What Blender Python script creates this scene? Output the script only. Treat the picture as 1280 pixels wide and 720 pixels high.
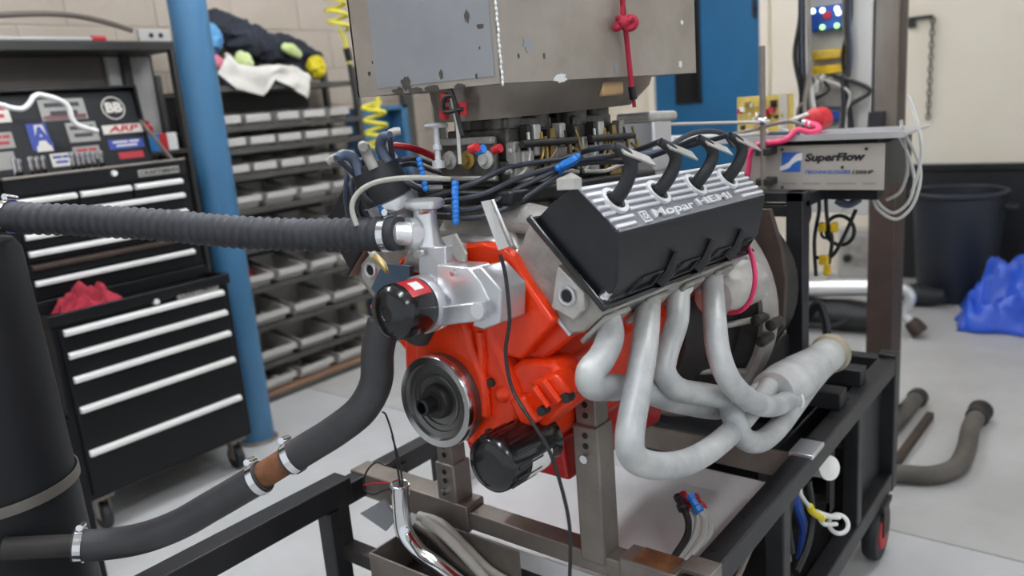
import bpy, bmesh, math, random
from mathutils import Vector, Matrix, noise
random.seed(7)
R_ = math.radians
scene = bpy.context.scene
for o in list(bpy.data.objects): bpy.data.objects.remove(o)
col = scene.collection

# ------------------------------------------------------------------ camera
FPX = 1003.0
ROLL, PITCH, YAW, HEYE = R_(4.7), R_(13.1), R_(38.9), 1.55
fw = Vector((math.cos(YAW)*math.cos(PITCH), math.sin(YAW)*math.cos(PITCH), -math.sin(PITCH)))
rt = Vector((math.sin(YAW), -math.cos(YAW), 0)); upv = rt.cross(fw)
CR = math.cos(ROLL)*rt - math.sin(ROLL)*upv
CU = math.sin(ROLL)*rt + math.cos(ROLL)*upv
CAM = Vector((0, 0, HEYE))
cam = bpy.data.cameras.new('camera'); camo = bpy.data.objects.new('camera', cam); col.objects.link(camo)
cam.sensor_width = 36; cam.lens = FPX/1280*36; cam.clip_start = .02
camo.matrix_world = Matrix(((CR.x, CU.x, -fw.x, 0), (CR.y, CU.y, -fw.y, 0), (CR.z, CU.z, -fw.z, HEYE), (0, 0, 0, 1)))
cam.dof.use_dof = True; cam.dof.focus_distance = 1.55; cam.dof.aperture_fstop = 2.6
scene.camera = camo
# ------------------------------------------------------------------ world, exposure
w = bpy.data.worlds.new('world'); scene.world = w; w.use_nodes = True
bg = w.node_tree.nodes['Background']; bg.inputs[0].default_value = (.86, .93, 1, 1); bg.inputs[1].default_value = .75
vs = scene.view_settings
vs.view_transform = 'Standard'; vs.look = 'None'; vs.gamma = 1; vs.exposure = .18; vs.use_curve_mapping = False
LAMP = 40.0

# ------------------------------------------------------------------ pixel helpers (1280x720 frame): a pixel gives a direction only
def ray(px, py): return (px-640)/FPX*CR - (py-360)/FPX*CU + fw
def onx(px, py, x): d = ray(px, py); return CAM + d*((x-CAM.x)/d.x)
def ony(px, py, y): d = ray(px, py); return CAM + d*((y-CAM.y)/d.y)
def onz(px, py, z): d = ray(px, py); return CAM + d*((z-CAM.z)/d.z)
def at(px, py, dep): return CAM + ray(px, py)*dep
def V(*a): return Vector(a)

# ------------------------------------------------------------------ materials
def lin(c):
    if isinstance(c, str):
        c = [int(c[i:i+2], 16)/255 for i in (0, 2, 4)]
    return tuple((x/12.92 if x <= .04045 else ((x+.055)/1.055)**2.4) for x in c)
MATS = {}
def mat(name, c, rough=.5, metal=0, c2=None, nscale=8, detail=4, bump=0, bscale=60, emit=0, coat=0, rvar=0, stretch=None, spec=.5):
    m = bpy.data.materials.new(name); m.use_nodes = True; MATS[name] = m
    nt = m.node_tree; b = nt.nodes['Principled BSDF']
    b.inputs['Base Color'].default_value = (*lin(c), 1); b.inputs['Roughness'].default_value = rough; b.inputs['Metallic'].default_value = metal
    b.inputs['Coat Weight'].default_value = coat; b.inputs['Specular IOR Level'].default_value = spec
    if c2 or bump or rvar:
        tc = nt.nodes.new('ShaderNodeTexCoord'); src = tc.outputs['Object']
        if stretch:
            mp = nt.nodes.new('ShaderNodeMapping'); mp.inputs['Scale'].default_value = stretch; nt.links.new(src, mp.inputs[0]); src = mp.outputs[0]
    if c2 or rvar:
        n = nt.nodes.new('ShaderNodeTexNoise'); n.inputs['Scale'].default_value = nscale; n.inputs['Detail'].default_value = detail; n.inputs['Roughness'].default_value = .6
        nt.links.new(src, n.inputs['Vector'])
        rp = nt.nodes.new('ShaderNodeValToRGB'); rp.color_ramp.elements[0].position = .35; rp.color_ramp.elements[1].position = .68
        nt.links.new(n.outputs['Fac'], rp.inputs['Fac'])
        if c2:
            rp.color_ramp.elements[0].color = (*lin(c), 1); rp.color_ramp.elements[1].color = (*lin(c2), 1)
            nt.links.new(rp.outputs['Color'], b.inputs['Base Color'])
        if rvar:
            mr = nt.nodes.new('ShaderNodeMapRange'); mr.inputs['To Min'].default_value = rough-rvar; mr.inputs['To Max'].default_value = rough+rvar
            nt.links.new(n.outputs['Fac'], mr.inputs['Value']); nt.links.new(mr.outputs[0], b.inputs['Roughness'])
    if bump:
        n2 = nt.nodes.new('ShaderNodeTexNoise'); n2.inputs['Scale'].default_value = bscale; n2.inputs['Detail'].default_value = 3
        nt.links.new(src, n2.inputs['Vector'])
        bp = nt.nodes.new('ShaderNodeBump'); bp.inputs['Strength'].default_value = bump; bp.inputs['Distance'].default_value = .004
        nt.links.new(n2.outputs['Fac'], bp.inputs['Height']); nt.links.new(bp.outputs[0], b.inputs['Normal'])
    if emit:
        b.inputs['Emission Color'].default_value = (*lin(c), 1); b.inputs['Emission Strength'].default_value = emit
    return m
mat('concrete', 'BCBBB8', .5, c2='ADABA6', nscale=2.2, detail=8, bump=.12, bscale=90, rvar=.12)
mat('concrete_light', 'C6C6C5', .5, c2='B9B9B7', nscale=2.2, detail=8, bump=.12, bscale=90, rvar=.12)
mat('joint', '5C5A55', .9)
mat('block_paint', 'AB9F91', .6, c2='A39788', nscale=4, bump=.25, bscale=70)
mat('mortar', 'A09587', .8)
mat('plaster', 'EEE4D2', .6, c2='E9DECA', nscale=1.5, bump=.06, bscale=40)
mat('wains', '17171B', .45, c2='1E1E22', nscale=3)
mat('ceil', 'D8D5CE', .8)
mat('lampglow', 'F3F7FF', .5, emit=LAMP)
mat('lampbody', 'E0E0DE', .5)
mat('blue', '3A6A8C', .45, c2='336284', nscale=3, coat=.15)
mat('doorblue', '17608C', .5, c2='145982', nscale=2)
mat('toolblack', '0B0C0F', .45, rvar=.08, nscale=6, c2='0F1013', spec=.3)
mat('black', '101012', .45)
mat('blackpl', '17181B', .55, c2='1E1F22', nscale=20)
mat('blackgloss', '0B0B0D', .22, coat=.3)
mat('rubber', '2A2B2F', .62, c2='323338', nscale=10, bump=.15, bscale=120)
mat('rubber2', '39383A', .5, c2='2C2B2D', nscale=6, bump=.1)
mat('trim', 'F0EFEA', .4, .2)
mat('chrome', 'E4E4E6', .12, 1)
mat('alu', 'CFCFD2', .34, .75, rvar=.07, nscale=12)
mat('alupolish', 'E6E6E6', .3, .75, rvar=.05, nscale=20)
mat('castalu', 'B5B1AA', .5, .4, c2='8C8983', nscale=14, bump=.3, bscale=140)
mat('castalu2', 'CBC8C2', .42, .5, c2='B3B0AA', nscale=20, bump=.2, bscale=160)
mat('steel', '8B837B', .42, .45, c2='766D65', nscale=9, detail=6, rvar=.1)
mat('steeldark', '2E2B2A', .5, .4, c2='3A3634', nscale=8)
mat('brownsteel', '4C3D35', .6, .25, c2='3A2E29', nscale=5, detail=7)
mat('pillar', '77716A', .55, .1, c2='5F5044', nscale=2.5, detail=7, stretch=(3, 3, .6))
mat('frameblack', '1C1C1E', .42, .1, c2='27272A', nscale=7, rvar=.1, bump=.05)
mat('orange', 'EA3F12', .3, c2='DD350D', nscale=10, coat=.05, spec=.4, bump=.1, bscale=70)
mat('panred', 'B01712', .35, c2='A3120F', nscale=8, coat=.3)
mat('ringmetal', 'D4D4D6', .2, 1)
mat('dampersteel', '8C8B89', .3, .9, c2='7A7876', nscale=6, rvar=.06)
mat('covergrey', '838389', .5, .35, c2='78787E', nscale=40)
mat('ribwhite', 'E9E9EA', .42, .35)
mat('vcblack', '16161A', .42, c2='1D1D21', nscale=30, bump=.18, bscale=380)
mat('header', 'D2D2CE', .45, .25, c2='A4A6A7', nscale=8, detail=8, rvar=.1, bump=.06, bscale=60)
mat('headertan', 'B3A488', .5, .4, c2='9A9486', nscale=9)
mat('hoodsteel', 'A79F95', .45, .4, c2='91877C', nscale=4.5, detail=10, rvar=.12)
mat('hoodgrey', '9A9C9F', .42, .4, c2='8E9093', nscale=5, detail=8, rvar=.12)
mat('stain', '4D4640', .7, c2='3A342F', nscale=20)
mat('weld', 'E6E6E4', .4, .4)
mat('funnel', '857A70', .33, .6, c2='675E56', nscale=4, rvar=.1)
mat('bellsteel', 'ABA59E', .45, .4, c2='8F8982', nscale=8)
mat('pink', 'D93B68', .45)
mat('red', 'B3131F', .45)
mat('redrope', 'AE1A38', .7, c2='96142C', nscale=30, bump=.3, bscale=150)
mat('redcloth', 'A8263A', .85, c2='7E1526', nscale=14, bump=.3)
mat('white', 'E8E6E0', .5)
mat('whitecloth', 'DDD9D0', .9, c2='CFCAC0', nscale=6, bump=.2)
mat('darkcloth', '23262E', .9, c2='2E323C', nscale=7, bump=.3)
mat('tealcloth', '5B9DC4', .9, c2='4A4F9A', nscale=9)
mat('pinkcloth', 'E08A78', .9, c2='C96AA0', nscale=18)
mat('limecloth', 'B9CC7A', .9, c2='D6DEB0', nscale=16)
mat('yellow', 'D9C520', .55)
mat('yellowhose', 'CFC43A', .45)
mat('bin', 'BAB6B0', .55, c2='ADA9A3', nscale=6)
mat('rack', '55534F', .5, .3, c2='474542', nscale=6)
mat('wood', 'A57F63', .7, c2='8E6A50', nscale=5, stretch=(1, 12, 12))
mat('bluetape', '1F74C8', .4)
mat('wire', '34373F', .42)
mat('wireblue', '4A5568', .4)
mat('hosegrey', 'A9A69C', .55)
mat('gold', 'A88B4A', .4, .6, c2='7F6B3C', nscale=25)
mat('carb', '6A6660', .45, .45, c2='36332F', nscale=30)
mat('bluegrey', '55677A', .4, .3)
mat('brass', 'C9B27A', .35, .7)
mat('gasket', '8A6E5E', .8)
mat('tank', '15171A', .5, c2='1A1C1F', nscale=3, bump=.05, spec=.3)
mat('strap', '77726A', .45, .6)
mat('hosebrown', '625C54', .6, c2='4E4943', nscale=6, bump=.15)
mat('rust', '8A5A38', .8, .2, c2='5E3B26', nscale=22, bump=.3)
mat('tape', 'CBA577', .6)
mat('label', 'E3E1DB', .5)
mat('sfbox', 'B5AEA4', .45, .25, c2='ADA69C', nscale=5)
mat('sfside', '3A3A38', .5, .2)
mat('inkblack', '222226', .5)
mat('inkblue', '2F62B5', .5)
mat('inkgrey', '8D8A84', .5)
mat('panelgrey', 'B5B3AE', .5, .2)
mat('pcb', 'B59A3E', .5, c2='C9B36A', nscale=30)
mat('yellowbox', 'D8B11A', .45)
mat('relayblue', '224A9E', .4)
mat('ledw', 'EFFFF0', .3, emit=2.5)
mat('ledg', '9CF58A', .3, emit=2.0)
mat('trash', '1D222C', .5, c2='222834', nscale=4)
mat('tarp', '1F49B8', .35, c2='2A5AD0', nscale=6, coat=.2)
mat('pan', 'F2F2F2', .35, .1, c2='E6E6E6', nscale=3, detail=7, rvar=.1)
mat('cable', '1B1B1D', .5)
mat('cablewhite', 'C9C7C0', .5)
mat('doorglass', '17191C', .12, coat=.2)
mat('shelfdark', '33322F', .45, .3)
mat('cupboard', '6A625A', .6, c2='5E564F', nscale=3)
mat('stkred', 'A8232B', .5); mat('stkblue', '2B3F8F', .5); mat('stkgrey', '8F8C86', .5); mat('stkwhite', 'CFC9BE', .5)
mat('can_blue', '1E6FA8', .4)

# ------------------------------------------------------------------ mesh builder
WM = {}
def wm(o): return WM.get(o.name, Matrix.Identity(4)) if o else Matrix.Identity(4)
def basis(d):
    d = Vector(d).normalized()
    a = Vector((0, 0, 1)) if abs(d.z) < .9 else Vector((1, 0, 0))
    u = a.cross(d).normalized(); return u, d.cross(u).normalized()
def spline(pts, n=6, closed=False):
    pts = [Vector(p) for p in pts]; out = []; m = len(pts)
    rng = range(m if closed else m-1)
    for i in rng:
        if closed: p0, p1, p2, p3 = pts[i-1], pts[i], pts[(i+1) % m], pts[(i+2) % m]
        else: p0, p1, p2, p3 = pts[max(i-1, 0)], pts[i], pts[i+1], pts[min(i+2, m-1)]
        for k in range(n):
            t = k/n; t2 = t*t; t3 = t2*t
            out.append(.5*((2*p1) + (p2-p0)*t + (2*p0-5*p1+4*p2-p3)*t2 + (3*p1-p0-3*p2+p3)*t3))
    if not closed: out.append(pts[-1].copy())
    return out
class MB:
    def __init__(s): s.v = []; s.f = []
    def add(s, vs, fs):
        k = len(s.v); s.v += [Vector(p) for p in vs]; s.f += [[i+k for i in f] for f in fs]; return s
    def box(s, c, d, M=None):
        c = Vector(c); x, y, z = d[0]/2, d[1]/2, d[2]/2
        vs = [Vector((i*x, j*y, k*z)) for i in (-1, 1) for j in (-1, 1) for k in (-1, 1)]
        vs = [c + (M @ p if M else p) for p in vs]
        return s.add(vs, [(0, 1, 3, 2), (4, 6, 7, 5), (0, 4, 5, 1), (2, 3, 7, 6), (0, 2, 6, 4), (1, 5, 7, 3)])
    def box2(s, a, b):
        a = Vector(a); b = Vector(b); d = b-a
        return s.box((a+b)/2, (abs(d.x), abs(d.y), abs(d.z)))
    def beam(s, a, b, wd, ht, up=(0, 0, 1)):
        a = Vector(a); b = Vector(b); d = b-a; L = d.length; d = d/L
        u = Vector(up); y = u.cross(d).normalized(); z = d.cross(y)
        M = Matrix((d, y, z)).transposed()
        return s.box((a+b)/2, (L, wd, ht), M)
    def hbeam(s, a, b, wd, ht, t, up=(0, 0, 1)):   # hollow rectangular tube, open ends
        a = Vector(a); b = Vector(b); d = (b-a).normalized(); u = Vector(up); y = u.cross(d).normalized(); z = d.cross(y)
        rings = []
        for (p, k) in ((a, t), (a, 0), (b, 0), (b, t)):
            rings.append([p + y*sx*(wd/2-k) + z*sz*(ht/2-k) for sx, sz in ((-1, -1), (1, -1), (1, 1), (-1, 1))])
        return s.loft(rings, False, True)
    def loft(s, rings, caps=True, loop=False):
        k = len(s.v); n = len(rings[0])
        for r in rings: s.v += [Vector(p) for p in r]
        m = len(rings)
        for i in range(m if loop else m-1):
            a = k+i*n; b = k+((i+1) % m)*n
            for j in range(n):
                j2 = (j+1) % n; s.f.append([a+j, a+j2, b+j2, b+j])
        if caps and not loop:
            s.f.append([k+j for j in range(n)][::-1]); s.f.append([k+(m-1)*n+j for j in range(n)])
        return s
    def tube(s, pts, r, n=10, sm=0, closed=False, caps=True):
        pts = [Vector(p) for p in pts]
        rs = r if isinstance(r, (list, tuple)) else None
        if sm:
            m0 = len(pts); pts = spline(pts, sm, closed)
            if rs: rs = [rs[min(int(i/sm), m0-1)]*(1-(i/sm-int(i/sm))) + rs[min(int(i/sm)+1, m0-1)]*(i/sm-int(i/sm)) for i in range(len(pts))]
        m = len(pts); tang = []
        for i in range(m):
            if closed: t = pts[(i+1) % m]-pts[i-1]
            else: t = pts[min(i+1, m-1)]-pts[max(i-1, 0)]
            tang.append(t.normalized())
        u, _ = basis(tang[0]); rings = []
        for i in range(m):
            t = tang[i]; u = (u - t*u.dot(t)).normalized(); v = t.cross(u); rr = rs[i] if rs else r
            rings.append([pts[i] + (u*math.cos(2*math.pi*j/n) + v*math.sin(2*math.pi*j/n))*rr for j in range(n)])
        return s.loft(rings, caps and not closed, closed)
    def cyl(s, a, b, r, r2=None, n=20, caps=True):
        a = Vector(a); b = Vector(b); u, v = basis(b-a); r2 = r if r2 is None else r2
        rg = lambda p, q: [p + (u*math.cos(2*math.pi*j/n)+v*math.sin(2*math.pi*j/n))*q for j in range(n)]
        return s.loft([rg(a, r), rg(b, r2)], caps)
    def lathe(s, prof, o, axis, n=28, caps=True):    # prof: (radius, height along axis)
        o = Vector(o); ax = Vector(axis).normalized(); u, v = basis(ax)
        return s.loft([[o + ax*h + (u*math.cos(2*math.pi*j/n)+v*math.sin(2*math.pi*j/n))*max(r, 1e-4) for j in range(n)] for r, h in prof], caps)
    def prism(s, poly, d):
        poly = [Vector(p) for p in poly]; d = Vector(d); n = len(poly)
        nrm = Vector((0, 0, 0))
        for i in range(n): nrm += poly[i].cross(poly[(i+1) % n])
        if nrm.dot(d) < 0: poly = poly[::-1]
        return s.loft([poly, [p+d for p in poly]])
    def sph(s, c, r, n=12, m=8, M=None):
        c = Vector(c); r = (r, r, r) if not isinstance(r, (tuple, list)) else r
        rings = []
        for i in range(m+1):
            th = math.pi*(.02+.96*i/m)
            ring = [Vector((r[0]*math.sin(th)*math.cos(2*math.pi*j/n), r[1]*math.sin(th)*math.sin(2*math.pi*j/n), -r[2]*math.cos(th))) for j in range(n)]
            rings.append([c + (M @ p if M else p) for p in ring])
        return s.loft(rings)
    def torus(s, c, axis, R, r, n=24, m=8):
        c = Vector(c); u, v = basis(axis)
        return s.tube([c + (u*math.cos(2*math.pi*k/n)+v*math.sin(2*math.pi*k/n))*R for k in range(n)], r, m, 0, True)
    def build(s, name, m, parent=None, world=True, bevel=0, ang=38, seg=2):
        vs = s.v
        M = wm(parent)
        if parent is not None and world:
            Mi = M.inverted(); vs = [Mi @ p for p in vs]
        me = bpy.data.meshes.new(name); me.from_pydata([tuple(p) for p in vs], [], s.f)
        bm = bmesh.new(); bm.from_mesh(me); bmesh.ops.recalc_face_normals(bm, faces=bm.faces); bm.to_mesh(me); bm.free()
        me.materials.append(MATS[m])
        for p in me.polygons: p.use_smooth = True
        me.set_sharp_from_angle(angle=R_(ang))
        o = bpy.data.objects.new(name, me); col.objects.link(o)
        if parent is not None: o.parent = parent; WM[o.name] = M.copy()
        if bevel:
            b = o.modifiers.new('bevel', 'BEVEL'); b.width = bevel; b.segments = seg; b.limit_method = 'ANGLE'; b.angle_limit = R_(40)
        return o
def empty(name, loc, M=None):
    o = bpy.data.objects.new(name, None); col.objects.link(o); o.empty_display_size = .05
    m = Matrix.Translation(Vector(loc)) @ (M.to_4x4() if M else Matrix.Identity(4))
    o.matrix_world = m; o.location = Vector(loc)
    if M: o.rotation_euler = M.to_euler()
    WM[o.name] = m; return o
def tag(o, label=None, cat=None, group=None, kind=None):
    if label: o['label'] = label
    if cat: o['category'] = cat
    if group: o['group'] = group
    if kind: o['kind'] = kind
    return o
def thing(name, loc, label, cat, group=None, M=None): return tag(empty(name, loc, M), label, cat, group)
def struct(o): o['kind'] = 'structure'; return o
def dup(o, loc, parent=None):
    c = o.copy(); col.objects.link(c); c.parent = parent
    if loc is not None: c.location = loc
    for ch in [k for k in bpy.data.objects if k.parent == o]: dup(ch, None, c)
    return c
def text(name, body, o, u, v, height, m, parent, extrude=.0006, shear=0, bold=0, align='LEFT', wide=1):
    cu = bpy.data.curves.new(name, 'FONT'); cu.body = body; cu.size = 1; cu.shear = shear; cu.offset = bold; cu.align_x = align; cu.align_y = 'CENTER'
    cu.extrude = extrude/height; cu.resolution_u = 3
    t = bpy.data.objects.new('tmp', cu); col.objects.link(t)
    dg = bpy.context.evaluated_depsgraph_get(); me = bpy.data.meshes.new_from_object(t.evaluated_get(dg)); bpy.data.objects.remove(t)
    u = Vector(u).normalized(); v = (Vector(v)-u*Vector(v).dot(u)).normalized(); n = u.cross(v)
    M = Matrix((u*wide, v, n)).transposed().to_4x4(); o = Vector(o); s = height/.7
    Mw = Matrix.Translation(o) @ M @ Matrix.Scale(s, 4)
    me.transform(wm(parent).inverted() @ Mw); me.materials.clear(); me.materials.append(MATS[m])
    ob = bpy.data.objects.new(name, me); col.objects.link(ob)
    if parent is not None: ob.parent = parent; WM[ob.name] = wm(parent).copy()
    return ob
# ================================================================== the setting
WY, WX, CZ = 4.15, 6.5, 3.2
fl = struct(MB().box2((-3, -3, -.12), (WX, WY, -.012)).build('floor', 'joint'))
jx = onz(1200, 683, 0).x
xs = [-3, jx-3.0, jx, jx+3.0, WX]; ys = [-3, -.9, 1.9, WY]
for i in range(len(xs)-1):
    for j in range(len(ys)-1):
        MB().box2((xs[i]+.004, ys[j]+.004, -.05), (xs[i+1]-.004, ys[j+1]-.004, 0)).build('floor_slab', 'concrete_light' if xs[i+1] <= jx+.01 else 'concrete', fl, bevel=.003)
# back wall of painted blocks
wb = struct(MB().box2((-2.5, WY+.012, 0), (WX+.2, WY+.2, CZ)).build('wall_back', 'mortar'))
bw, bh = .46, .23
bm_ = None; k = 0
nrow = int(CZ/bh)+1
for r in range(4, nrow):
    z0 = r*bh; off = (r % 2)*bw/2
    x = 0.3-off
    while x < WX:
        a = max(x+.004, .3); b = min(x+bw-.004, WX)
        if b-a > .03:
            if bm_ is None or abs((b-a)-(bw-.008)) > .001:
                o = MB().box((0, 0, 0), (b-a, .03, bh-.008)).build('block', 'block_paint', wb, world=False, bevel=.004)
                if abs((b-a)-(bw-.008)) < .001: bm_ = o
            else:
                o = bpy.data.objects.new('block', bm_.data); col.objects.link(o); o.parent = wb
                md = o.modifiers.new('bevel', 'BEVEL'); md.width = .004; md.segments = 2
            o.location = ((a+b)/2, WY+.024+.0008*random.uniform(-1, 1), min(z0+bh/2, CZ-bh/2))
        x += bw
# right wall: plaster above, dark wainscot below
wr = struct(MB().box2((WX, -3, 0), (WX+.2, WY+.2, CZ)).build('wall_right', 'plaster'))
wz = onx(1200, 204, WX).z
yd0, yd1 = onx(953, 100, WX).y, onx(822, 120, WX).y       # door edges
yw1 = onx(1108, 300, WX).y
struct(MB().box2((WX-.012, -3, 0), (WX, yw1, wz-.05)).build('wall_wainscot', 'wains'))
struct(MB().box2((WX-.04, -3, wz-.05), (WX, yw1, wz)).build('trim_1', 'black', bevel=.006))
struct(MB().box2((-2.5, -3, CZ), (WX+.2, WY+.2, CZ+.1)).build('ceiling', 'ceil'))
# door
dr = struct(MB().box2((WX-.035, yd0, .01), (WX-.002, yd1, 2.62)).build('door_1', 'doorblue', bevel=.003))
f = MB()
f.box2((WX-.06, yd0-.07, 0), (WX, yd0, 2.69)); f.box2((WX-.06, yd1, 0), (WX, yd1+.07, 2.69)); f.box2((WX-.06, yd0, 2.62), (WX, yd1, 2.69))
f.build('door_frame', 'plaster', dr, bevel=.004)
w0, w1 = onx(880, 128, WX), onx(850, 20, WX)
g = MB()
z0, z1 = w0.z, w1.z+.12; y0, y1 = w0.y, w1.y+.04
for a, b in (((y0, z0), (y0+.02, z1)), ((y1-.02, z0), (y1, z1)), ((y0, z0), (y1, z0+.02)), ((y0, z1-.02), (y1, z1))):
    g.box2((WX-.05, a[0], a[1]), (WX-.03, b[0], b[1]))
g.build('window_bead', 'black', dr)
MB().box2((WX-.038, y0+.015, z0+.015), (WX-.034, y1-.015, z1-.015)).build('pane', 'doorglass', dr)
c = onx(943, 12, WX-.05)
h = MB(); h.lathe([(.02, 0), (.022, .01), (.0, .014)], (WX-.035, c.y, c.z), (-1, 0, 0), 16); h.tube([(WX-.06, c.y, c.z-.06), (WX-.065, c.y, c.z), (WX-.06, c.y, c.z+.07)], .014, 8, 4)
h.box2((WX-.06, c.y-.008, c.z-.008), (WX-.03, c.y+.008, c.z+.008)); h.build('door_pull', 'steeldark', dr)
# ceiling fluorescent fixtures
def lamp(x, y, rot, place):
    t = thing('ceiling_lamp', (x, y, CZ), 'long white fluorescent ceiling lamp %s' % place, 'lamp', 'fluorescent lamps on the ceiling', Matrix.Rotation(rot, 3, 'Z'))
    b = MB(); b.prism([(-.75, -.16, 0), (-.75, .16, 0), (-.75, .13, -.06), (-.75, -.13, -.06)], (1.5, 0, 0)); b.build('housing', 'lampbody', t, False)
    for s in (-.07, .07):
        MB().cyl((-.7, s, -.085), (.7, s, -.085), .02, n=12).build('tube', 'lampglow', t, False)
for (x, y, r, p) in ((.4, .6, 0, 'above the bench tower'), (2.9, .3, 0, 'above the dyno frame'), (.4, 2.6, 0, 'in front of the tool chest'), (2.7, 2.7, 0, 'over the parts rack'),
                     (5.1, 2.6, 0, 'near the blue door'), (.4, -1.4, 0, 'at the open end of the room'), (1.7, 1.75, math.pi/2, 'added to brighten the floor by the blue post')): lamp(x, y, r, p)  # the crosswise lamp is an extra, added to brighten the left floor
# wall hook with hanging chain
hk = thing('wall_hook', (WX, onx(1150, 25, WX).y, 1.8), 'black steel arm on the beige wall with a thin chain hanging down', 'hook')
a, b, c = onx(1136, 24, WX-.03), onx(1166, 24, WX-.03), onx(1160, 148, WX-.03)
b.z = a.z
MB().beam(a, b, .02, .025).box((WX-.02, a.y-.02, a.z-.03), (.03, .05, .06)).build('arm', 'black', hk, bevel=.003)
n = 17
for i in range(n):
    p = b.lerp(c, (i+.2)/n); q = b.lerp(c, (i+1.15)/n)
    d = (q-p); s = Vector((1, 0, 0)) if i % 2 else d.cross(Vector((1, 0, 0))).normalized()
    MB().tube([p-s*.008, p+d*.5-s*.011, q-s*.008, q+s*.008, p+d*.5+s*.011, p+s*.008], .005, 6, 2, True).build('chain_link', 'steeldark', hk)
# grey electrical box low on the right wall
ga, gb = onx(1048, 345, WX-.15), onx(1090, 288, WX-.15)
eb = thing('electrical_box', (WX-.1, (ga.y+gb.y)/2, ga.z), 'grey electrical box on the beige wall behind the dyno frame', 'electrical box')
MB().box2((WX-.15, gb.y, ga.z-.15), (WX, ga.y, gb.z)).build('box', 'panelgrey', eb, bevel=.006)
MB().box2((WX-.155, gb.y+.03, ga.z+.08), (WX-.148, ga.y-.03, gb.z-.05)).build('cover_plate', 'castalu', eb, bevel=.003)
MB().cyl((WX-.15, (ga.y+gb.y)/2+.05, ga.z+.15), (WX-.19, (ga.y+gb.y)/2+.05, ga.z+.15), .03, n=16).build('knob', 'steeldark', eb)
# ================================================================== tool chests
TC = thing('tool_chest', (1.555, 3.4, 0), 'black rolling tool cabinet with five wide drawers and silver drawer pulls', 'tool chest')
X0, X1, YF, YB = 1.172, 1.925, 3.15, 3.62
b = MB(); b.box2((X0, YF+.012, .15), (X1, YB, .868)); b.build('body', 'toolblack', TC, bevel=.006)
t = MB(); t.box2((X0-.006, YF-.004, .868), (X1+.006, YB+.004, .886))
for a in ((X0-.006, YF-.004, X1+.006, YF+.014), (X0-.006, YF, X0+.014, 3.315), (X1-.014, YF, X1+.006, 3.315)): t.box2((a[0], a[1], .88), (a[2], a[3], .912))
t.build('top_tray', 'toolblack', TC, bevel=.004)
zs = [.838, .748, .652, .53, .35]; bot = [.752, .656, .536, .356, .17]
for z1, z0 in zip(zs, bot):
    d = MB().box2((X0+.028, YF, z0+.004), (X1-.028, YF+.014, z1+.012)).build('drawer', 'toolblack', TC, bevel=.003)
    h = MB(); h.prism([(X0+.04, YF-.001, z1-.014), (X0+.04, YF-.02, z1-.012), (X0+.04, YF-.022, z1+.004), (X0+.04, YF-.001, z1+.012)], (X1-X0-.08, 0, 0)); h.build('drawer_pull', 'trim', d, bevel=.002)
MB().cyl((1.585, YF+.015, .868), (1.585, YF-.012, .868), .014, .011, 14).build('lock', 'trim', TC)
pb = MB().box2((1.68, YF-.004, .853), (1.87, YF+.014, .884)).build('badge', 'stkgrey', TC, bevel=.002)
text('badge_lettering', 'CRAFTSMAN', (1.688, YF-.0045, .868), (1, 0, 0), (0, 0, 1), .017, 'inkblack', pb, wide=1.25, bold=.01)
for x in (X0+.07, X1-.07):
    for y in (YF+.06, YB-.06):
        c = MB(); c.box2((x-.04, y-.04, .138), (x+.04, y+.04, .152)); c.box2((x-.025, y-.02, .05), (x-.02, y+.02, .14)); c.box2((x+.02, y-.02, .05), (x+.025, y+.02, .14))
        c = c.build('caster', 'steel', TC)
        MB().lathe([(.02, -.017), (.05, -.016), (.056, -.008), (.056, .008), (.05, .016), (.02, .017)], (x, y, .056), (1, 0, 0), 20).build('wheel', 'blackpl', c)
# upper chest
UC = thing('tool_chest', (1.555, 3.55, .912), 'black upper tool chest with open stickered lid standing on the rolling cabinet', 'tool chest')
YU = 3.33; U0, U1 = 1.175, 1.93; UB = 3.62
zz = lambda z: 1.55-(1.55-z)*YU/3.15
b = MB(); b.box2((U0, YU+.012, .888), (U1, UB, zz(1.37))); zt = zz(1.425)
for a in ((U0, YU, U1, YU+.012), (U0, UB-.012, U1, UB), (U0, YU, U0+.012, UB), (U1-.012, YU, U1, UB)): b.box2((a[0], a[1], zz(1.37)-.01), (a[2], a[3], zt))
b.box2((U0-.004, YU-.004, .888), (U1+.004, UB, .94))
b.build('body', 'toolblack', UC, bevel=.004)
MB().box2((U0+.01, YU-.006, zt-.006), (U1-.01, YU+.014, zt+.004)).build('rim', 'steel', UC, bevel=.003)
rows = [zz(1.338), zz(1.28), zz(1.212), zz(1.15), zz(1.10), zz(1.041)]; low = rows[1:]+[zz(.96)]
for i, (z1, z0) in enumerate(zip(rows, low)):
    segs = [(0, .33), (.345, .66), (.675, 1)] if i == 0 else [(0, 1)]
    for s0, s1 in segs:
        a = U0+.04+s0*(U1-U0-.08); c = U0+.04+s1*(U1-U0-.08)
        d = MB().box2((a, YU-.0, z0+.018), (c, YU+.014, z1+.012)).build('drawer', 'toolblack', UC, bevel=.003)
        h = MB(); h.prism([(a+.004, YU-.001, z1-.013), (a+.004, YU-.02, z1-.011), (a+.004, YU-.022, z1+.004), (a+.004, YU-.001, z1+.011)], (c-a-.008, 0, 0)); h.build('drawer_pull', 'trim' if i != 4 else 'brownsteel', d, bevel=.002)
MB().cyl((1.60, YU+.015, zz(1.40)), (1.60, YU-.012, zz(1.40)), .014, .011, 14).build('lock', 'trim', UC)
pb = MB().box2((1.70, YU-.004, zz(1.372)), (1.885, YU+.006, zz(1.40))).build('badge', 'stkgrey', UC, bevel=.002)
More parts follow.
